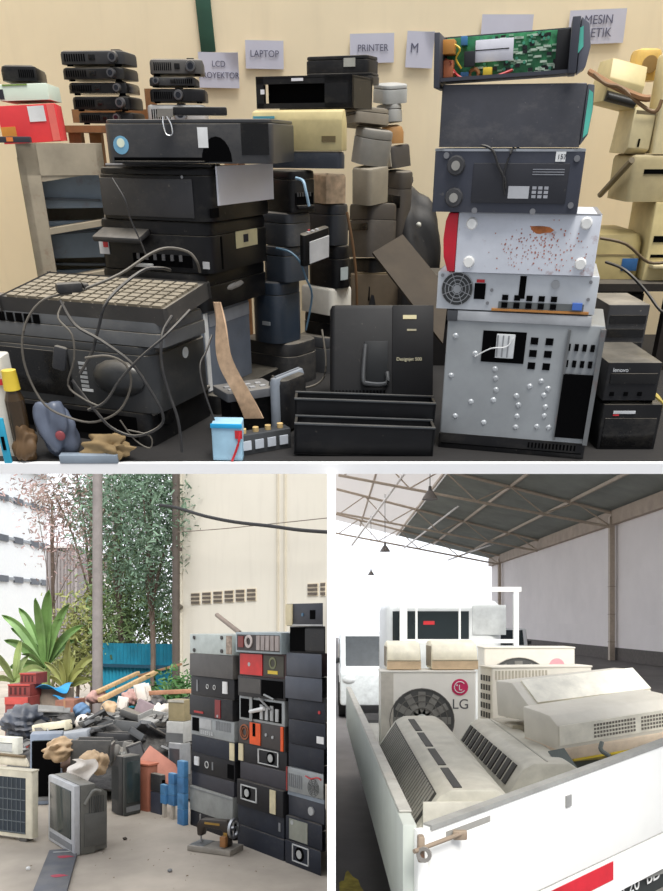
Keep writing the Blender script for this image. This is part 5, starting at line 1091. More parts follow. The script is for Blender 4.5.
cols = [
 (189.5, 233.5, 826, [
  (816,BK,'dark computer case at the foot of the left column by the sewing machine',[]),
  (791,mat((140,142,138),.5,0,.3),'pale grey computer case second from the ground in the left column',[F_('seam',GRY,.02,.98,.9,.94,.003)]),
  (776,mat((46,46,54),.5,0,.4),'plain dark computer case above the pale grey one in the left column',[]),
  (756,BK,'black computer case with a white block and ring in the left column',[F_('white_block',WHT,.10,.20,.35,.80,.01),('ring',OUT,lambda b,w,d,h:b.ring(fpt(w,d,h,'F',.38,.5,0),(0,-1,0),.022,.03,.004)),F_('slot',GRY,.5,.53,.3,.7,.004),F_('dark_end',HOLE,.85,.98,.1,.8,.004)]),
  (738,NV,'dark case with a cream end strip in the left column',[F_('cream_strip',STRIP,.90,1.0,.03,.97,.006)]),
  (718,SV,'grey steel computer case showing a dark opening and ports in the left column',[F_('opening',HOLE,.04,.20,.2,.9,.004),('port_block',LGRY,grid('F',6,1,.25,.55,.1,.3,.006,.6,1)),('vent',GRY,bars('F',10,.60,.95,.45,.9,.003)),F_('plate',LGRY,.22,.5,.4,.9,.005)]),
  (697,BK,'black case with a red vertical strip and red badge in the left column',[F_('red_strip',mat((130,36,40),.4),.62,.74,.05,.92,.006),F_('red_badge',mat((170,40,40),.4),.12,.34,.14,.24,.004),('button',LGRY,disc('F',.68,.15,.012,.008))]),
  (677,BK,'black case with two rings and a white switch in the left column',[F_('white_switch',WHT,.76,.86,.25,.85,.01),('ring*',OUT,lambda b,w,d,h:[b.ring(fpt(w,d,h,'F',u,.5,0),(0,-1,0),.015,.02,.004) for u in (.4,.56)]),F_('slot',GRY,.14,.18,.2,.8,.004)]),
  (654,DG,'dusty brown grey case under the pale one in the left column',[]),
  (634,mat((170,178,174),.5,.1,.3),'pale steel case with four dark feet on top of the left column',[('foot*',mat((64,62,62),.6),discs('F',[(.12,.82),(.12,.16),(.78,.85),(.78,.18)],.016,.01)),F_('drive_side',mat((150,134,120),.6,0,0,vary=.5,scale=30),.88,1.0,.05,.95,.004)]),
 ]),
 (237, 285, 851, [
  (831,NV,'dark blue case on the ground in the middle column right of the sewing machine',[]),
  (810,NV,'dark blue case second from the ground in the middle column',[F_('latch',GRY,.9,.94,.3,.7,.006)]),
  (784,BK,'black case with a white outlined tray at left and a cream strip at right',psu_box(.10,.25,.46,.85,.24)+[F_('cream_strip',STRIP,.74,.86,.05,.95,.006)]),
  (766,mat((44,42,50),.5,0,.4),'plain dark case between the two white outlined ones',[]),
  (747,BK,'black case with a white outlined tray at right and a cream strip at left',psu_box(.42,.1,.84,.9,.68)+[F_('cream_strip',STRIP,.0,.10,.03,.97,.006)]),
  (723,mat((50,44,42),.5,0,.3),'case with bright orange frame pieces and a copper ring',[F_('orange_panel',mat((232,88,30),.45),.27,.50,.05,.97,.008),F_('orange_post',mat((232,88,30),.45),.93,.98,0,1.,.008),('copper_ring',mat((150,90,60),.4,.4),lambda b,w,d,h:[b.ring(fpt(w,d,h,'F',.14,.5,0),(0,-1,0),k*.05,k*.062,.006) for k in (1,.6)]),('bolt*',LGRY,discs('F',[(.62,.55),(.76,.5)],.012,.008)),F_('dark_slot',HOLE,.34,.40,.4,.95,.01)]),
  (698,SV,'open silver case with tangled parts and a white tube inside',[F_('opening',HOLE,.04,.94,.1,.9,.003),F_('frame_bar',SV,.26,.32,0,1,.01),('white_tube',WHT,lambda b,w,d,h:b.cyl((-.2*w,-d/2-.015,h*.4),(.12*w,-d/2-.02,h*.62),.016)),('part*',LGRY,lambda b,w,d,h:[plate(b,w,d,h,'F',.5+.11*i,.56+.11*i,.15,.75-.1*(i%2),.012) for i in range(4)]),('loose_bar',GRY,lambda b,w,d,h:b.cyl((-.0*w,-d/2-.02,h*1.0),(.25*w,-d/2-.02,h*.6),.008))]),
  (677,BK,'black open case under the red one in the middle column',[F_('opening',HOLE,.52,.95,.1,.9,.004),F_('slant',DG,.03,.50,.2,.9,.003),('loose_bar',SV,lambda b,w,d,h:b.cyl((.1*w,-d/2-.015,h*.2),(.3*w,-d/2-.015,h*.02),.008))]),
  (653,mat((60,34,34),.5,0,.3),'red fronted case with a dark yellow lettered half',[F_('red_panel',mat((206,34,34),.35),.04,.52,.05,.95,.006),('badge',LGRY,disc('F',.24,.5,.016,.008)),F_('dark_half',mat((60,58,46),.5),.56,.96,.08,.92,.005),('brass_ring',mat((120,124,90),.4,.3),lambda b,w,d,h:b.ring(fpt(w,d,h,'F',.74,.62,.004),(0,-1,0),.03,.045,.004)),F_('yellow_mark',YEL,.64,.84,.16,.30,.007)]),
  (632,mat((150,162,166),.5,.1,.3),'open pale case full of drives on top of the middle column',[F_('opening',mat((60,54,54),.6),.04,.97,.1,.88,.003),('drive*',mat((160,150,146),.5),lambda b,w,d,h:[plate(b,w,d,h,'F',.5+.1*i,.575+.1*i,.15,.85,.012) for i in range(5)]),('fan',mat((190,180,176),.5),lambda b,w,d,h:b.ring(fpt(w,d,h,'F',.32,.55,0),(0,-1,0),.03,.05,.012)),F_('red_drive',mat((120,50,46),.5),.08,.2,.25,.8,.01)]),
 ]),
 (287, 324.5, 872, [
  (845,NV,'case with a white outlined tray at the foot of the right column',psu_box(.22,.2,.68,.95,.42)),
  (820,NV,'dark blue case with a square grey panel in the right column',[F_('grey_panel',mat((140,142,130),.5),.12,.62,.08,.92,.006),('round_mark',LGRY,disc('F',.2,.78,.016,.009))]),
  (795,mat((48,52,62),.5,0,.4),'dark case with a silver knob and pale top edge in the right column',[('knob',LGRY,disc('F',.66,.42,.03,.012)),F_('pale_edge',mat((130,140,150),.5),0,1,.84,1,.006)]),
  (770,SV,'grey steel rear of a computer case with red wiring in the right column',[('vent',GRY,bars('F',7,.06,.46,.2,.75,.003)),('fan_grille',mat((90,92,92),.5),fanring('F',.74,.38,.06)),('red_wire',RED,lambda b,w,d,h:b.tube([(.05*w,-d/2-.008,h*.8),(.2*w,-d/2-.012,h*.74),(.36*w,-d/2-.01,h*.84),(.46*w,-d/2-.01,h*.78)],.005)),F_('red_edge',mat((150,50,46),.5),.0,.03,.0,1,.005)]),
  (746,NV,'plain dark blue case above the grey steel rear in the right column',[]),
  (721,NV,'dark blue case with a small white label in the right column',[F_('white_label',WHT,.78,.96,.2,.48,.004)]),
  (700,NV,'dark blue case with a dull red dot in the middle of the right column',[('red_dot',RED,disc('F',.86,.5,.012,.006))]),
  (677,mat((66,72,84),.5,0,.5),'blue grey dusty case, the lower of two alike in the right column',[]),
  (653,mat((62,68,80),.5,0,.5),'blue grey case right of the red fronted one',[]),
  (626,BK,'open black case with an angled dark recess near the top of the right column',[F_('recess',HOLE,.02,.45,.05,.95,.004),F_('gloss',GLOSS,.45,.98,.1,.9,.003)]),
  (603,mat((44,48,58),.5,0,.4),'black case with a cream left end and pale bottom edge, topmost of all columns',[F_('cream_end',STRIP,.0,.18,.02,.98,.01),F_('lower_edge',LGRY,.18,1,.0,.08,.006),('lens',mat((70,110,140),.3),disc('F',.46,.5,.012,.006)),F_('slot',HOLE,.66,.8,.3,.7,.003)]),
 ])]
def cutcase(b, w, d, h): b.prism([(-w/2,-d/2),(w/2,-d/2),(w/2-.30,d/2),(-w/2,d/2)], 0, h, 'z', .004)
for ci, (xa, xb, yb0, rows) in enumerate(cols):
    ta, tb = wt(xa), wt(xb); off = rn.uniform(-.01,.01)
    mid = A_+wdir*((ta+tb)/2); base = 0.
    zz = lambda y: HC+(CY-y)/F0*mid.y
    for yt, m, lab, parts in rows:
        h = zz(yt)-base; jx = rn.uniform(-.012,.012); jy = rn.uniform(-.02,.02); dd = .40 if ci < 2 else .24
        w = (tb-ta)*.97
        M = Matrix.Translation((mid.x, mid.y, base)) @ Matrix.Rotation(R(wyaw+rn.uniform(-1.2,1.2)), 4, 'Z') @ Matrix.Translation((jx, dd/2+jy, 0))
        P = Place(); P.w, P.d, P.h, P.M = w, dd, h-.003, M
        dev('computer_case', lab, 'computer case', P, m, parts, 'computer cases in the yard wall', rv=.006, shape=None if ci < 2 else cutcase); base += h
# stick on top
p, q = LV.at(217, 615, 6.9)+Vector((0,0,HC)), LV.at(240, 633, 6.4)+Vector((0,0,HC))
one('metal_bar', 'brown metal bar sticking up from the pale case on the left column', 'bar', Matrix(), mat((130,116,104),.6,.2), lambda b: b.cyl(p, q, .02, n=8))
# -------- sewing machine on the ground
P = Lp(187, 843, 851, gd(851), None, 230, -24, base=GZ+.001, depth=.2, height=.045)
SMB = mat((52,44,38),.4,.1,.4); BR = mat((150,104,60),.5,.2,.2)
def sm(b,w,d,h): b.box(0,0,h/2,w,d,h,bev=.006)
root = dev('sewing_machine','old black sewing machine with a chrome handwheel standing on the ground before the computer wall','sewing machine',P,mat((150,144,134),.6,.2,.3),[
    ('arm',SMB,lambda b,w,d,h:(b.prism([(-.40*w,h+.15),(-.3*w,h+.19),(.30*w,h+.20),(.36*w,h+.16),(.36*w,h+.001),(.22*w,h+.001),(.20*w,h+.12),(-.22*w,h+.13),(-.27*w,h+.06),(-.38*w,h+.06)],-.035,.035,'y',.012))),
    ('arm>gold_pattern',mat((176,140,70),.4,.4),lambda b,w,d,h:(b.box(-.02*w,-.037,h+.165,w*.35,.003,.016), b.box(.29*w,-.037,h+.08,w*.08,.003,.06))),
    ('needle_bar',STL,lambda b,w,d,h:(b.cyl((-.33*w,-.005,h+.07),(-.33*w,-.005,h+.012),.007), b.box(-.33*w,-.005,h+.015,.03,.03,.006), b.cyl((-.36*w,0,h+.15),(-.36*w,0,h+.22),.006))),
    ('handwheel',STL,lambda b,w,d,h:(b.ring((.40*w,0,h+.14),(1,0,0),.058,.076,.02,24), b.cyl((.36*w,0,h+.14),(.44*w,0,h+.14),.016), b.box(.42*w,0,h+.14,.01,.012,.13), b.box(.42*w,0,h+.14,.01,.13,.012))),
    ('motor_block',BR,lambda b,w,d,h:b.box(.29*w,-.06,h+.05,.05,.04,.08,bev=.006)),('bed_plate',STL,'T',.02,.35,.1,.9,.003)],shape=sm)
# =================================================================== SHED with the loaded pick-up truck (lower right)
sbox('floor_shed', .011, 40, 2.4, 80, -.2, 0, mat((98,94,92), .7, vary=.25, scale=1.5, bump=.15), 'dark concrete shed floor')
XW = 12.4; EZ = HC+4.5
SW = mat((232,226,224), .8, vary=.05, scale=.6)
sbox('wall_right_shed', XW, XW+.3, 10, 62, 1.55, EZ+.3, SW, 'white shed side wall')
sbox('baseboard_right', XW-.02, XW+.3, 10, 62, 0, 1.55*.0+.55, mat((92,86,82), .8, vary=.2))
sbox('wall_lower_shed', XW, XW+.3, 10, 62, .55, 1.55, SW)
sbox('trim_eave', XW-.25, XW, 10, 62, EZ-.35, EZ+.25, mat((170,154,138), .7, vary=.15, scale=2), 'beige eave beam above the shed wall')
# corrugated roof rising to the left
SL = .25
b = B(); poly = []; n_ = 210
y0r, y1r = 11., 62.
xr0, xr1 = .02, XW+.2
rz = lambda x: EZ+.3+SL*(XW-x)
def roofsheet(name, xa, xb, m):
    b = B()
    def f(u, v):
        x = xa+(xb-xa)*u; y = y0r+(y1r-y0r)*v
        return Vector((x, y, rz(x)+.0))
    t = bmesh.new(); N = 204
    for j in range(N+1):
        pass
    g = [[t.verts.new((x, y0r+(y1r-y0r)*j/N, rz(x)+(.05 if j % 2 else -.05))) for j in range(N+1)] for x in (xa, xb)]
    for j in range(N): t.faces.new((g[0][j], g[1][j], g[1][j+1], g[0][j+1]))
    bmesh.ops.recalc_face_normals(t, faces=t.faces); bmesh.ops.solidify(t, geom=list(t.faces), thickness=.02)
    b._add(t); return struct(b.build(name, m, None, None, 10))
roofsheet('ceiling_roof', 5.2, xr1, mat((146,152,148), .6, 0., vary=.15, scale=.8)); pale = bpy.data.materials.new('translucent_sheet'); pale.use_nodes = True
pn, pk = pale.node_tree.nodes, pale.node_tree.links
tr = pn.new('ShaderNodeBsdfTranslucent'); tr.inputs[0].default_value = (.85,.83,.81,1); mx = pn.new('ShaderNodeMixShader'); mx.inputs[0].default_value = .6
pn['Principled BSDF'].inputs['Base Color'].default_value = (.7,.68,.67,1); pn['Principled BSDF'].inputs['Roughness'].default_value = .7
pk.new(pn['Principled BSDF'].outputs[0], mx.inputs[1]); pk.new(tr.outputs[0], mx.inputs[2]); pk.new(mx.outputs[0], pn['Material Output'].inputs[0])
roofsheet('ceiling_pale', xr0, 5.2, pale)
# steel trusses with posts
TRM = mat((186,172,156), .6, .1, .1, vary=.12); TRW = mat((232,230,228), .6)
def truss(label, y):
    r = thing('roof_truss', label, 'truss', Matrix.Translation((0, y, 0)), 'steel roof trusses')
    if y > 40 and y < 55: p = None
    else: b = B(); b.box(XW-.22,0,EZ/2,.22,.22,EZ); p = b.build('post', TRM, r)
    if p: b = B(); [b.box(XW-.22,0,z,.25,.25,.03) for z in (.8,2.0,3.2)]; b.build('band', mat((150,136,122),.6), p)
    low = lambda x: EZ-.45+.30*(XW-x)*.62+.0
    top = lambda x: rz(x)-.14
    b = B(); b.tube([(XW-.2,0,top(XW)),(.3,0,top(.3))], .07, 6, 1); b.build('rafter', TRM, r)
    b = B(); b.tube([(XW-.3,0,low(XW)),(.3,0,low(.3))], .06, 6, 1); b.build('bottom_chord', TRM, r)
    xs = [XW-.3-2.9*i for i in range(5)]
    b = B()
    for i in range(4):
        b.tube([(xs[i],0,low(xs[i])),((xs[i]+xs[i+1])/2,0,top((xs[i]+xs[i+1])/2))], .035, 5, 1); b.tube([((xs[i]+xs[i+1])/2,0,top((xs[i]+xs[i+1])/2)),(xs[i+1],0,low(xs[i+1]))], .035, 5, 1)
    b.split('web', TRM, r)
for y, lab in ((34.8,'steel roof truss with brown post, nearest to the truck'),(47.,'second steel roof truss along the white shed wall'),(58.,'third steel roof truss at the far end')): truss(lab, y)
# purlins running along and pale diagonal braces under the roof
for i, x in enumerate((2.2, 5.0, 7.8, 10.4)):
    one('roof_purlin', ['pale purlin under the roof nearest the yard partition','purlin at the edge between pale and dark roof sheets','purlin under the middle of the dark roof','purlin under the dark roof nearest the white wall'][i], 'purlin', Matrix(), TRM, lambda b: b.box(x,(y0r+y1r)/2,rz(x)-.13,.09,y1r-y0r-1,.12), 'roof purlins')
for i, (a, c) in enumerate((((352,545,46),(404,474,34)),((404,548,56),(492,480,38)),((448,560,62),(560,520,46)))):
    p, q = LV.at(*a)+Vector((0,0,HC)), LV.at(*c)+Vector((0,0,HC))
    one('roof_brace', ['white diagonal brace at the left under the pale roof','white diagonal brace in the middle of the roof','white diagonal brace towards the white wall'][i], 'brace', Matrix(), TRW, lambda b: b.tube([p,q], .06, 6, 1), 'white roof braces')
def lamp(label, x, y, D, s):
    q = LV.at(x, y, D); r = thing('pendant_lamp', label, 'lamp', Matrix.Translation((q.x, q.y, q.z+HC)), 'hanging shed lamps')
    b = B(); b.cyl((0,0,-.1*s),(0,0,.25*s),.34*s,.12*s,16); b.build('lamp_shade', mat((110,104,100),.5), r)
    b = B(); b.cyl((0,0,.25*s),(0,0,.45*s),.08*s,.06*s,10); b.build('lamp_holder', mat((84,80,78),.5), r)
    b = B(); b.cyl((0,0,.45*s),(0,0,rz(q.x)-q.z-HC-.05),.02,n=6); b.build('rod', mat((84,80,78),.5), r)
lamp('largest hanging shed lamp high under the dark roof', 430, 497, 33, 1.0); lamp('middle hanging shed lamp under the pale roof', 385, 550, 45, .9); lamp('smallest hanging shed lamp far back above the truck cab', 371, 574, 55, .7)

# ------------------------------------------------------------------ truck
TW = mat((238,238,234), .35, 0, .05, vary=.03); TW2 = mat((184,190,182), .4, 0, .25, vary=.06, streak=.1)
def L3(x, y, D): q = LV.at(x, y, D); return Vector((q.x, q.y, q.z+HC))
ca = L3(418, 827, 2.75)                       # outer left rear top corner of the bed
cb_d = 8.4; yaw = R(35); rise = .115
tg = Vector((math.cos(yaw), math.sin(yaw), 0)) # tailgate direction
TWD = 2.2                                    # tailgate length
fl_ = L3(351, 688, cb_d)                      # front end of the left side
top = ca.z; hgt = .37
root = thing('pickup_truck', 'white pick-up truck with its open bed loaded with old air conditioners', 'truck', Matrix.Translation((ca.x, ca.y, 0)))
off = Vector((ca.x, ca.y, 0))
def rel(p): return Vector(p)-off
def slab(b, p, q, z0, z1, th, rz0=0., rz1=0.):
    """upright board from p to q (xy), bottom z0, top z1, thickness th to its right-hand inner side; ends raised by rz0, rz1"""
    p, q = Vector((p[0],p[1],0)), Vector((q[0],q[1],0)); n = Vector(((q-p).y, -(q-p).x, 0)).normalized()*th
    t = bmesh.new(); V = []
    for base, r_ in ((p, rz0), (q, rz1)):
        for o in (Vector(), n):
            for z in (z0, z1): V.append(t.verts.new(base+o+Vector((0,0,z+r_))))
    F = [(0,1,3,2),(4,6,7,5),(0,4,5,1),(2,3,7,6),(1,5,7,3),(0,2,6,4)]
    for f in F: t.faces.new([V[i] for i in f])
    bmesh.ops.recalc_face_normals(t, faces=t.faces); bmesh.ops.bevel(t, geom=list(t.edges), offset=.006, segments=2, affect='EDGES', profile=.5)
    b._add(t)
A = Vector((0,0,0)); Bt = tg*TWD; FL = rel((fl_.x, fl_.y, 0)); FL.z = 0
FRt = Bt+Vector((FL.x+.15, FL.y-Bt.y-.0, 0)); FRt = Vector((Bt.x+.5, FL.y, 0))
zb = top-hgt                                   # bed floor level
b = B(); b.prism([(A.x+.02,A.y+.03),(Bt.x-.02,Bt.y),(FRt.x-.02,FRt.y),(FL.x+.02,FL.y)], zb-.06, zb, 'z'); bed = b.build('bed_floor', mat((128,128,124),.6,0,.3,rust=.2), root)
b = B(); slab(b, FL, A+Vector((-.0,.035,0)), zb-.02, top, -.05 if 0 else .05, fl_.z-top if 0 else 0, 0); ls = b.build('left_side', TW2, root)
b = B(); slab(b, FL+Vector((-.012,0,0)), A+Vector((-.012,.2,0)), zb+.10, zb+.13, .014); slab(b, FL+Vector((-.012,0,0)), A+Vector((-.012,.2,0)), zb+.22, zb+.245, .014); b.build('ridge', TW2, ls)
b = B(); slab(b, FL+Vector((.0,0,0)), A+Vector((0,.2,0)), top, top+.012, .05); b.build('worn_rail', mat((176,174,166),.5,.1,.3,rust=.35), ls)
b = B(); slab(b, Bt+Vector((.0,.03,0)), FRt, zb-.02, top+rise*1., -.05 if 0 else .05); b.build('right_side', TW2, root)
b = B(); slab(b, A+Vector((.045,.0,0)), Bt, zb-.03, top, -.045, .004, rise*TWD); tgm = b.build('tailgate', TW, root)
def tp(u, z, o=0.):      # point on the outer tailgate face
    n = Vector((math.sin(yaw), -math.cos(yaw), 0)); p = A+Vector((.045,0,0))+(Bt-A-Vector((.045,0,0)))*u
    return p+n*o+Vector((0,0,z+rise*TWD*u))
def tplate(name, m, u0, u1, z0, z1, o, th, par):
    b = B(); t = bmesh.new(); V = []
    for oo in (o, o+th):
        for u, z in ((u0,z0),(u1,z0),(u1,z1),(u0,z1)): V.append(t.verts.new(tp(u, z, oo)))
    for f in ((0,1,2,3),(7,6,5,4),(0,4,5,1),(1,5,6,2),(2,6,7,3),(3,7,4,0)): t.faces.new([V[i] for i in f])
    bmesh.ops.recalc_face_normals(t, faces=t.faces); b._add(t); return b.build(name, m, par)
tplate('top_rail', mat((150,150,146),.5,.1,.3), .0, 1., top-.012, top+.006, -.04, .045, tgm)
tplate('handle_slot', mat((150,150,148),.5), .332, .347, top-.115, top-.07, -.001, .008, tgm)
tplate('scratch', mat((150,148,142),.6), .032, .135, top-.058, top-.035, -.001, .002, tgm)
b = B(); b.box(*tp(-.03, top-.05, .02),   .024, .04, .09, bev=.008); b.cyl(tp(-.05, top-.045, .035), tp(.055, top-.045, .035), .008, n=10); b.box(*tp(.05,top-.05,.03),.05,.02,.035,bev=.006); lat = b.build('latch', mat((150,134,116),.6,.3,0,rust=.7), tgm)
b = B(); b.ring(tp(-.035, top-.06, .05), (-.4,-1,0), .014, .026, .01, 14); b.build('ring', mat((150,146,140),.4,.5,0,rust=.5), lat)
# corner pillar, lower sill with red reflector strip and plate
b = B(); slab(b, A+Vector((-.0,.0,0)), A+Vector((.037,.012,0)), zb-.35, top-.012, -.04); b.build('corner_post', TW, root)
sill = tplate('rear_sill', TW, .0, 1., zb-.19, zb-.035, -.04, .04, root)
tplate('red_reflector', mat((196,36,50),.35), .142, .475, zb-.125, zb-.048, -.001, .005, sill)
tplate('white_stripe', WHT, .24, .30, zb-.105, zb-.085, .003, .004, sill)
pl_ = tplate('number_plate', mat((42,46,46),.5), .355, .87, zb-.30, zb-.185, -.05, .012, root)
def ttext(s, u, z, size, par, m):
    cu = bpy.data.curves.new('lettering', 'FONT'); cu.body = s; cu.size = size; cu.extrude = .001; cu.materials.append(m)
    ob = bpy.data.objects.new('t', cu); C.objects.link(ob); bpy.context.view_layer.update(); me = bpy.data.meshes.new_from_object(ob); bpy.data.objects.remove(ob); bpy.data.curves.remove(cu)
    ob = bpy.data.objects.new('lettering', me); C.objects.link(ob); ob.parent = par
    ob.matrix_local = Matrix.Translation(tp(u, z, -.034)) @ Matrix.Rotation(yaw, 4, 'Z') @ Matrix.Rotation(-math.atan(rise), 4, 'Y') @ Matrix.Rotation(R(90), 4, 'X')
ttext('DL20  BD', .50, zb-.245, .085, pl_, WHT); ttext('11.21', .53, zb-.288, .04, pl_, WHT)
tplate('bumper', mat((120,118,114),.5,.1,.3), .05, 1., zb-.42, zb-.30, -.06, .05, root)
# chassis, wheels
b = B(); b.prism([(A.x+.15,A.y+.3),(Bt.x-.2,Bt.y+.2),(FRt.x-.2,FRt.y+1.6),(FL.x+.2,FL.y+1.6)], zb-.30, zb-.08, 'z'); b.build('chassis', mat((56,54,52),.7), root)
for (x, y) in ((.02,1.1),(1.55,2.3),(.1,6.3),(1.6,6.3)):
    b = B(); b.cyl((x,y,.31),(x+.18,y,.31),.31,n=28); wh = b.build('wheel', mat((36,36,36),.8), root)
    b = B(); b.cyl((x-.006,y,.31),(x+.186,y,.31),.18,n=20); b.build('rim', mat((170,170,168),.4,.4), wh)
# headboard frame and cab
cx0, cx1 = rel(L3(388,620,cb_d)).x, rel(L3(508,620,cb_d)).x
yc = FL.y
ztop = L3(400,592,cb_d).z
b = B()
pst = [rel(L3(x_,620,cb_d)).x for x_ in (403, 515)]
for x_ in pst: b.box(x_, yc-.04, (zb+ztop)/2, .075 if x_ == pst[0] else .05, .06, ztop-zb)
b.box((pst[0]+pst[1])/2, yc-.04, ztop+.026, pst[1]-pst[0]+.1, .066, .05); b.box((pst[0]+pst[1])/2, yc-.04, L3(0,641,cb_d).z, pst[1]-pst[0], .05, .04)
hb = b.build('headboard_frame', TW, root)
b = B()
for px_ in (416, 459): x_ = rel(L3(px_,620,cb_d)).x; b.cyl((x_,yc-.04,zb),(x_,yc-.04,L3(0,604,cb_d).z),.012,n=8)
b.split('upright_bar', TW, hb)
zc = L3(0,597,cb_d).z-.02
b = B(); b.vbox((cx0+cx1)/2, yc+.95, zb-.25, cx1-cx0, 1.5, zc-zb+.25, .18, .12, 5, 3); cab = b.build('cab', mat((206,209,208),.35,0,.05,vary=.03), root)
wx0, wx1 = rel(L3(394,620,cb_d)).x, rel(L3(472,620,cb_d)).x; wz0, wz1 = L3(0,641,cb_d).z, L3(0,611,cb_d).z
b = B(); b.box((wx0+wx1)/2, yc+.198, (wz0+wz1)/2, wx1-wx0, .02, wz1-wz0, bev=.0); w_ = b.build('rear_window', mat((34,42,44),.12,vary=.05), cab)
b = B(); b.prism([(wx0+.33,wz0+.17),(wx0+.45,wz0+.17),(wx0+.45,wz0+.21),(wx0+.33,wz0+.21)], yc+.184, yc+.187, 'y'); b.build('sticker', RED, w_)
b = B(); b.box(wx1+.22, yc+.197, (wz0+zc)/2, .36, .012, zc-wz0-.12, bev=.004); b.build('rear_panel', mat((196,199,198),.4), cab)
# ------------------------------------------------------------------ the load: stacked outdoor units
LOADM = mat((218,212,198), .5, 0, .3, (176,164,140), vary=.06); LOADW = mat((228,224,214), .45, 0, .2, vary=.04); GRIL = mat((170,166,156), .5)
def load(x0, xs1, yt, D, hh=None, dep=.3, yaw_=0., base=None):
    bz = zb-HC+.03 if base is None else base
    P = Lp(x0, yt, 700, D, None, xs1, yaw_, base=bz, height=(hh if hh else LV.at(0,yt,D).z-bz), depth=dep); return P
P = load(381, 476, 672, 6.0)
root_lg = condenser('white outdoor air conditioner with a pink round emblem and the letters LG', P, LOADW, mat((110,106,100),.5), [
    ('side_strip', mat((196,190,178),.5,0,.3), 'F', 0,.13,.02,.99,.004), ('emblem', mat((206,44,96),.4), disc('F',.83,.83,.062,.004,n=28)),
    ('emblem>face_ring', WHT, lambda b,w,d,h: (b.tube([fpt(w,d,h,'F',.83,.83,.006)+Vector((.042*math.cos(a),0,.042*math.sin(a))) for a in [math.radians(40+i*22) for i in range(14)]],.0035,5,1), b.box(*(fpt(w,d,h,'F',.83,.83,.006)+Vector((-.004,0,-.002))),.006,.003,.04), b.box(*(fpt(w,d,h,'F',.83,.83,.006)+Vector((.006,0,-.02))),.02,.003,.006), b.sphere(fpt(w,d,h,'F',.83,.83,.006)+Vector((-.022,0,.014)),.006,(1,.4,1)))),
    ('lettering', mat((84,84,86),.6), 'TXT','F',.745,.585,.105,'LG')], fanc=(.43,.45), grp='outdoor units on the truck', rscale=.37)
lgt = P.top+.012
def rounded_ac(label, x0, x1, yt, D, base, yaw_=0., dep=.3, grp='small units on top of the load', side=None):
    P = Lp(x0, yt, 700, D, None, x1, yaw_, base=base, height=LV.at(0,yt,D).z-base, depth=dep)
    dev('air_conditioner', label, 'air conditioner', P, CRM if 0 else mat((236,228,204),.45,0,.2), [('lower_band', mat((206,180,146),.5), 'F', 0,1,.02,.30,.006), ('dark_end', mat((150,140,124),.5), bars('L',6,.08,.92,.1,.8,.004,.5)), ('seam', mat((170,156,130),.5), 'F', .0,1,.31,.34,.007)], grp,
        prof=[(0,0),(0,.42),(.06,.66),(.18,.86),(.36,.97),(.6,1),(1,.95),(1,0)], bev=.02); return P
rounded_ac('small cream unit on the left end of the unit lettered LG', 387, 421, 641, 6.05, lgt, dep=.32)
rounded_ac('small cream unit on the right end of the unit lettered LG', 432, 478, 640, 6.05, lgt, 2)
P = load(484, 575, 648, 7.2, dep=.32)
condenser('cream outdoor unit at the back of the load with a faded pink round emblem', P, LOADM, GRIL, [('faded_emblem', mat((226,160,166),.5), disc('F',.80,.80,.07,.004))], fanc=(.38,.50), grp='outdoor units on the truck')
P = Lp(492, 668, 700, 6.1, 480, 592, 12, base=zb-HC+.03, height=LV.at(0,668,6.1).z-(zb-HC+.03), front='R')
condenser('cream outdoor unit with a dark side grille and a small green name', P, LOADM, GRIL, [('side_grille', mat((70,66,60),.6), grid('L',4,8,.08,.94,.12,.95,.003,.62,.62)), ('lettering', mat((60,130,90),.5), 'TXT','F',.66,.87,.055,'Panasonic'), ('top_grille', mat((186,178,160),.5), bars('F',16,.03,.56,.87,.97,.003,.5))], fanc=(.46,.42), grp='outdoor units on the truck')
# wall units: cross profile swept along the length
def wallunit(label, p, q, hgt_, dep_, roll, m, parts, grp='indoor units on the truck', prof=None):
    """wall unit whose length runs from p (near end) to q; roll turns it about its length"""
    p, q = Vector(p), Vector(q); dv = q-p; L = dv.length
    X = dv.normalized(); Zv = Vector((0,0,1)); Y = Zv.cross(X).normalized(); Z = X.cross(Y)
    M = Matrix((X, Y, Z)).transposed().to_4x4(); M.translation = (p+q)/2
    P = Place(); P.w, P.d, P.h = L, dep_, hgt_; P.M = M @ Matrix.Rotation(R(roll), 4, 'X')
    prof = prof or [(0,.1),(0,.55),(.10,.82),(.32,.97),(.6,1),(1,1),(1,0),(.15,0)]
    return dev('air_conditioner', label, 'air conditioner', P, m, parts, grp, prof=prof, bev=.014)
def slope_bars(n, y0, z0, y1, z1, u0, u1, th=.004, fill=.5, rows=1):
    """louvre bars lying on the face from (y0,z0) to (y1,z1) of the profile"""
    def f(b, w, d, h):
        a = Vector((0,-d/2+y0*d,z0*h)); c = Vector((0,-d/2+y1*d,z1*h)); dv = c-a; ang_ = math.atan2(dv.z, dv.y); nn = Vector((0,-math.sin(ang_),math.cos(ang_)))
        if nn.z < 0 or (abs(nn.z) < .01 and nn.y > 0): nn = -nn
        for j in range(rows):
            e0, e1 = a+dv*(j/rows), a+dv*((j+.8)/rows if rows > 1 else 1.); m_ = (e0+e1)/2+nn*th*.5
            for i in range(n):
                s = (u1-u0)/n; x0 = (-.5+u0+i*s)*w; x1 = (-.5+u0+(i+fill)*s)*w
                b.box((x0+x1)/2, m_.y, m_.z, x1-x0, (e1-e0).length, th, rot=(ang_,0,0))
    return f
AG = mat((196,192,178), .5, 0, .4, (168,158,138)); DK = mat((54,52,48), .6)
near = L3(452, 800, 3.55); far = L3(404, 726, 5.2)
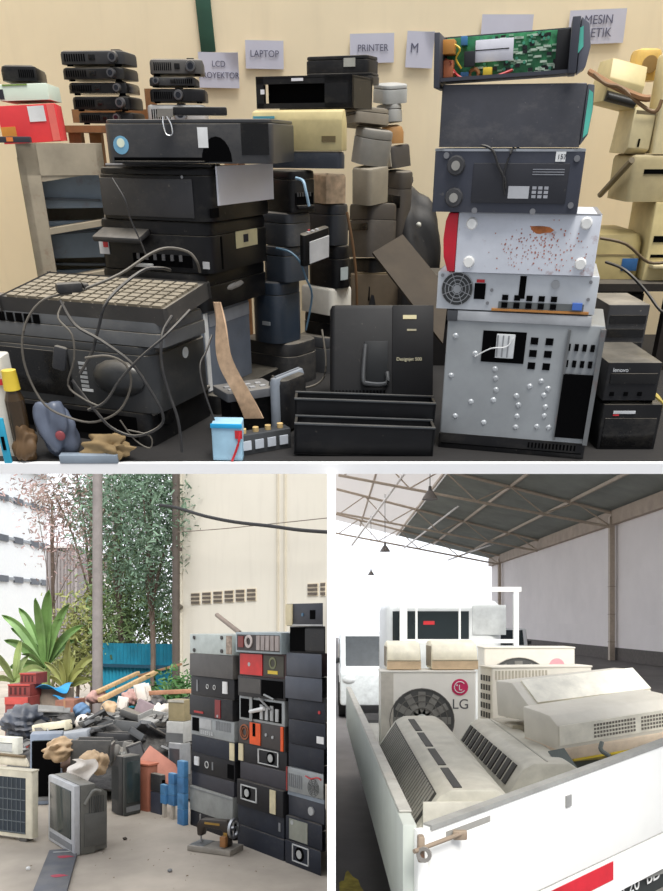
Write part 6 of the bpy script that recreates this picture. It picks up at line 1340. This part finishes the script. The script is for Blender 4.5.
W1 = dict(prof=[(0,.12),(.01,.22),(.30,.90),(.42,1),(.85,1),(1,.85),(1,0),(.15,0)])
wallunit('beige slotted grille wall unit lying along the left side of the truck bed', (far.x+.03, far.y, zb+.165), (near.x+.03, near.y, zb+.035), .30, .46, 0, AG, [
    ('air_slot*', DK, lambda b,w,d,h: [b.box((-.5+.08+.235*i+.1)*w, -d*.01, h+.001, w*.20, d*.085, .006) for i in range(4)]),
    ('grille', mat((150,146,136),.5), slope_bars(34, .03,.27,.29,.875,.04,.96,.006,.5)), ('grille_back', mat((60,57,52),.6), slope_bars(1, .02,.245,.295,.89,.03,.97,.002,1.)),
    ('end_cap', mat((206,202,190),.5,0,.3), lambda b,w,d,h: b.box(w/2+.004,.02,h*.45,.012,d*.8,h*.75,bev=.004))], **W1)
near = L3(540, 782, 4.05); far = L3(482, 724, 5.4)
wallunit('beige wall unit with a row of black openings beside the slotted grille unit', (far.x, far.y, zb+.13), (near.x, near.y, zb+.07), .29, .42, 0, AG, [
    ('opening*', DK, slope_bars(11, .14,.525,.29,.875,.05,.95,.008,.62)), ('groove', mat((160,156,144),.5), lambda b,w,d,h: b.box(0,d*.1,h+.001,w*.96,.008,.004))], **W1)
# upper pair lying across
pA, pB = L3(515, 716, 5.0), L3(636, 700, 5.4)
def cross(label, a, c, hgt_, dep_, roll, parts, m=LOADM, prof=None): wallunit(label, a, c, hgt_, dep_, roll, m, parts, prof=prof)
CP = [(0,0),(0,.28),(.14,.45),(.55,1),(1,1),(1,0)]
cross('cream wall unit with a plain sloping cover, lying across the load', (pA.x, pA.y, pA.z-.02), (pB.x, pB.y, pB.z-.02), .23, .38, 0, [('cover_flap', mat((238,232,214),.4,0,.1), slope_bars(1,.14,.45,.55,1.,.07,.995,.012,1.)), ('lower_lip', mat((200,188,160),.5), lambda b,w,d,h: b.box(.06*w,-d/2-.004,h*.14,w*.86,.012,h*.16))], prof=CP)
pA, pB = L3(541, 744, 4.55), L3(664, 724, 4.8)
cross('cream wall unit with square vent grids across the load by the tailgate', (pA.x, pA.y, pA.z-.06), (pB.x, pB.y, pB.z-.06), .25, .36, 4, [
    ('front_face', mat((236,230,214),.4,0,.1), 'F', .01,.99,.36,.80,.004), ('vent_grid', mat((120,114,104),.6), grid('F',14,4,.27,.60,.42,.76,.007,.6,.6)), ('vent_grid', mat((120,114,104),.6), grid('F',14,4,.64,.97,.42,.76,.007,.6,.6)),
    ('lower_tray', mat((216,196,172),.5), lambda b,w,d,h: b.box(0,-.01,h*.15,w*1.01,d*1.02,h*.26,bev=.01)), ('tape_line', YEL, 'F', .1,1,-.02,.03,.012)],
    prof=[(0,0),(0,.80),(.22,.98),(.5,1),(1,1),(1,0)])
# padding under the cross units, straps and hoses
P = Lp(536, 752, 800, 4.5, None, 650, 24, base=zb-HC+.004, height=L3(541,744,4.55).z-.075-zb, depth=.5)
dev('foam_pad', 'grey green padded bundle under the lower cream wall unit', 'padding', P, mat((104,108,102),.8,0,.2,vary=.2), [('yellow_edge', mat((190,170,96),.6), 'F', 0,1,.88,.99,.01), ('red_tag', mat((150,80,70),.6), 'F', .42,.55,.45,.60,.008)], rv=.06, rt=.05)
P = Lp(512, 722, 800, 5.0, None, 640, 10, base=zb-HC+.004, height=pA.z*0+L3(515,716,5.0).z-.06-zb, depth=.4)
dev('foam_pad', 'dull cream block carrying the upper cream wall unit', 'padding', P, mat((176,168,150),.7,0,.3), [('edge', mat((200,192,170),.6), 'F', 0,.08,0,1,.006)], rv=.02, rt=.02)
p_ = [(545,758,4.3),(560,768,4.2),(572,778,4.05),(580,786,3.95)]
one('strap', 'grey webbing strap hanging from the padded bundle to the tailgate', 'strap', Matrix(), mat((92,98,94),.8), lambda b: b.sheet(lambda u, v: (L3(548+26*u+16*v, 752+38*u-3*v, 4.22-.22*u)), 8, 4, .008))
b = B(); b.tube([L3(602,742,4.3),L3(601,750,4.28),L3(610,756,4.26)], .012); tag(b.build('hose', mat((110,116,112),.6)), 'short grey hose stub hooked on the padded bundle', 'hose')
# other vehicles
P = Lp(480, 624, 655, 27, None, 529, -6, depth=3.4, base=GZ, height=1.45)
CARW = mat((232,234,236), .3, vary=.02)
def carshape(b, w, d, h):
    b.prism([(-d/2,.25),(-d/2,h*.55),(-d*.42,h*.62),(-d*.30,h),(d*.2,h),(d*.34,h*.62),(d/2,h*.55),(d/2,.25)], -w/2, w/2, 'x', .05)
def car(label, P, m):
    dev('parked_car', label, 'car', P, m, [('windscreen', mat((50,56,60),.15), lambda b,w,d,h: b.prism([(-d*.425,h*.62),(-d*.312,h*.97),(-d*.30,h*.97),(-d*.41,h*.62)], -w*.42, w*.42, 'x')), ('side_window', mat((50,56,60),.15), lambda b,w,d,h: (b.prism([(-d*.36,h*.64),(-d*.27,h*.93),(d*.18,h*.93),(d*.26,h*.64)], -w/2-.01, -w/2+.005, 'x'), b.prism([(-d*.36,h*.64),(-d*.27,h*.93),(d*.18,h*.93),(d*.26,h*.64)], w/2-.005, w/2+.01, 'x'))),
        ('headlamp*', mat((210,214,216),.2), lambda b,w,d,h: [b.sphere((sx*w*.38,-d/2+.02,h*.47),.13,(1,.5,.6)) for sx in (-1,1)]), ('wheel*', mat((36,36,36),.8), lambda b,w,d,h: [b.cyl((sx*w*.5-.1*sx,sy*d*.3,.31),(sx*w*.5+.02*sx,sy*d*.3,.31),.31,n=20) for sx in (-1,1) for sy in (-1,1)]), ('mirror*', mat((60,62,64),.4), lambda b,w,d,h: [b.box(sx*(w/2+.09),-d*.3,h*.68,.16,.1,.12,bev=.03) for sx in (-1,1)])], shape=carshape)
car('white car parked far back right behind the truck cab', P, CARW)
P = Lp(338, 640, 760, 9.6, None, 352, -4, depth=3.4, base=GZ, height=1.5, width=.0+1.2) if 0 else at_place(LV, (.62-.0, 15.0, GZ), 1.1, 3.0, 1.5)
P.M = Matrix.Translation((.80, 15.5, 0)); P.w = 1.3
car('dark windowed white car at the far left of the shed behind the truck side', P, mat((206,212,214), .3))
one('floor_stain', 'yellow paint mark on the dark shed floor beside the truck', 'mark', Matrix.Translation((.13, 5.0, .002)), mat((176,160,70),.8,vary=.5), lambda b: b.lump((0,0,0),(.16,.9,.003),5,.25,3))
# =================================================================== camera, light, view
cam = bpy.data.cameras.new('camera'); co = bpy.data.objects.new('camera', cam); C.objects.link(co)
cam.sensor_fit = 'HORIZONTAL'; cam.sensor_width = 36.; cam.lens = 36.*F0/663.; cam.shift_y = (CY-445.5)/663.; cam.clip_end = 500; cam.clip_start = .05
co.location = (0, 0, HC); co.rotation_euler = (R(90), 0, 0); bpy.context.scene.camera = co
w = bpy.data.worlds.new('sky'); bpy.context.scene.world = w; w.use_nodes = True
bg = w.node_tree.nodes['Background']; bg.inputs[0].default_value = (.90,.93,1.,1); bg.inputs[1].default_value = 1.0
# overcast sky: bright overhead and ahead, dull low behind the viewer
n, l = w.node_tree.nodes, w.node_tree.links
def mth(op, a, b):
    m_ = n.new('ShaderNodeMath'); m_.operation = op
    for i, v in enumerate((a, b)):
        if hasattr(v, 'is_linked'): l.new(v, m_.inputs[i])
        else: m_.inputs[i].default_value = v
    return m_.outputs[0]
tc = n.new('ShaderNodeTexCoord'); sy = n.new('ShaderNodeSeparateXYZ'); l.new(tc.outputs['Generated'], sy.inputs[0])
k = mth('ADD', mth('MULTIPLY', sy.outputs[1], .42), mth('MULTIPLY', sy.outputs[2], .75))
mr = n.new('ShaderNodeMapRange'); mr.inputs[1].default_value = -.35; mr.inputs[2].default_value = .45; mr.inputs[3].default_value = .30; mr.inputs[4].default_value = 1.; l.new(k, mr.inputs[0])
l.new(mr.outputs[0], bg.inputs[1])
sl = bpy.data.lights.new('sun', 'SUN'); sl.energy = 2.4; sl.angle = R(28); sl.color = (1,.97,.92); so = bpy.data.objects.new('sun', sl); C.objects.link(so)
so.rotation_euler = Vector((-.18,.8,-.85)).to_track_quat('-Z','Y').to_euler(); so.location = (0,-3,8)
vs = bpy.context.scene.view_settings; vs.view_transform = 'Standard'; vs.look = 'None'; vs.gamma = 1.; vs.use_curve_mapping = False; vs.exposure = .75
bpy.context.scene.cycles.max_bounces = 8
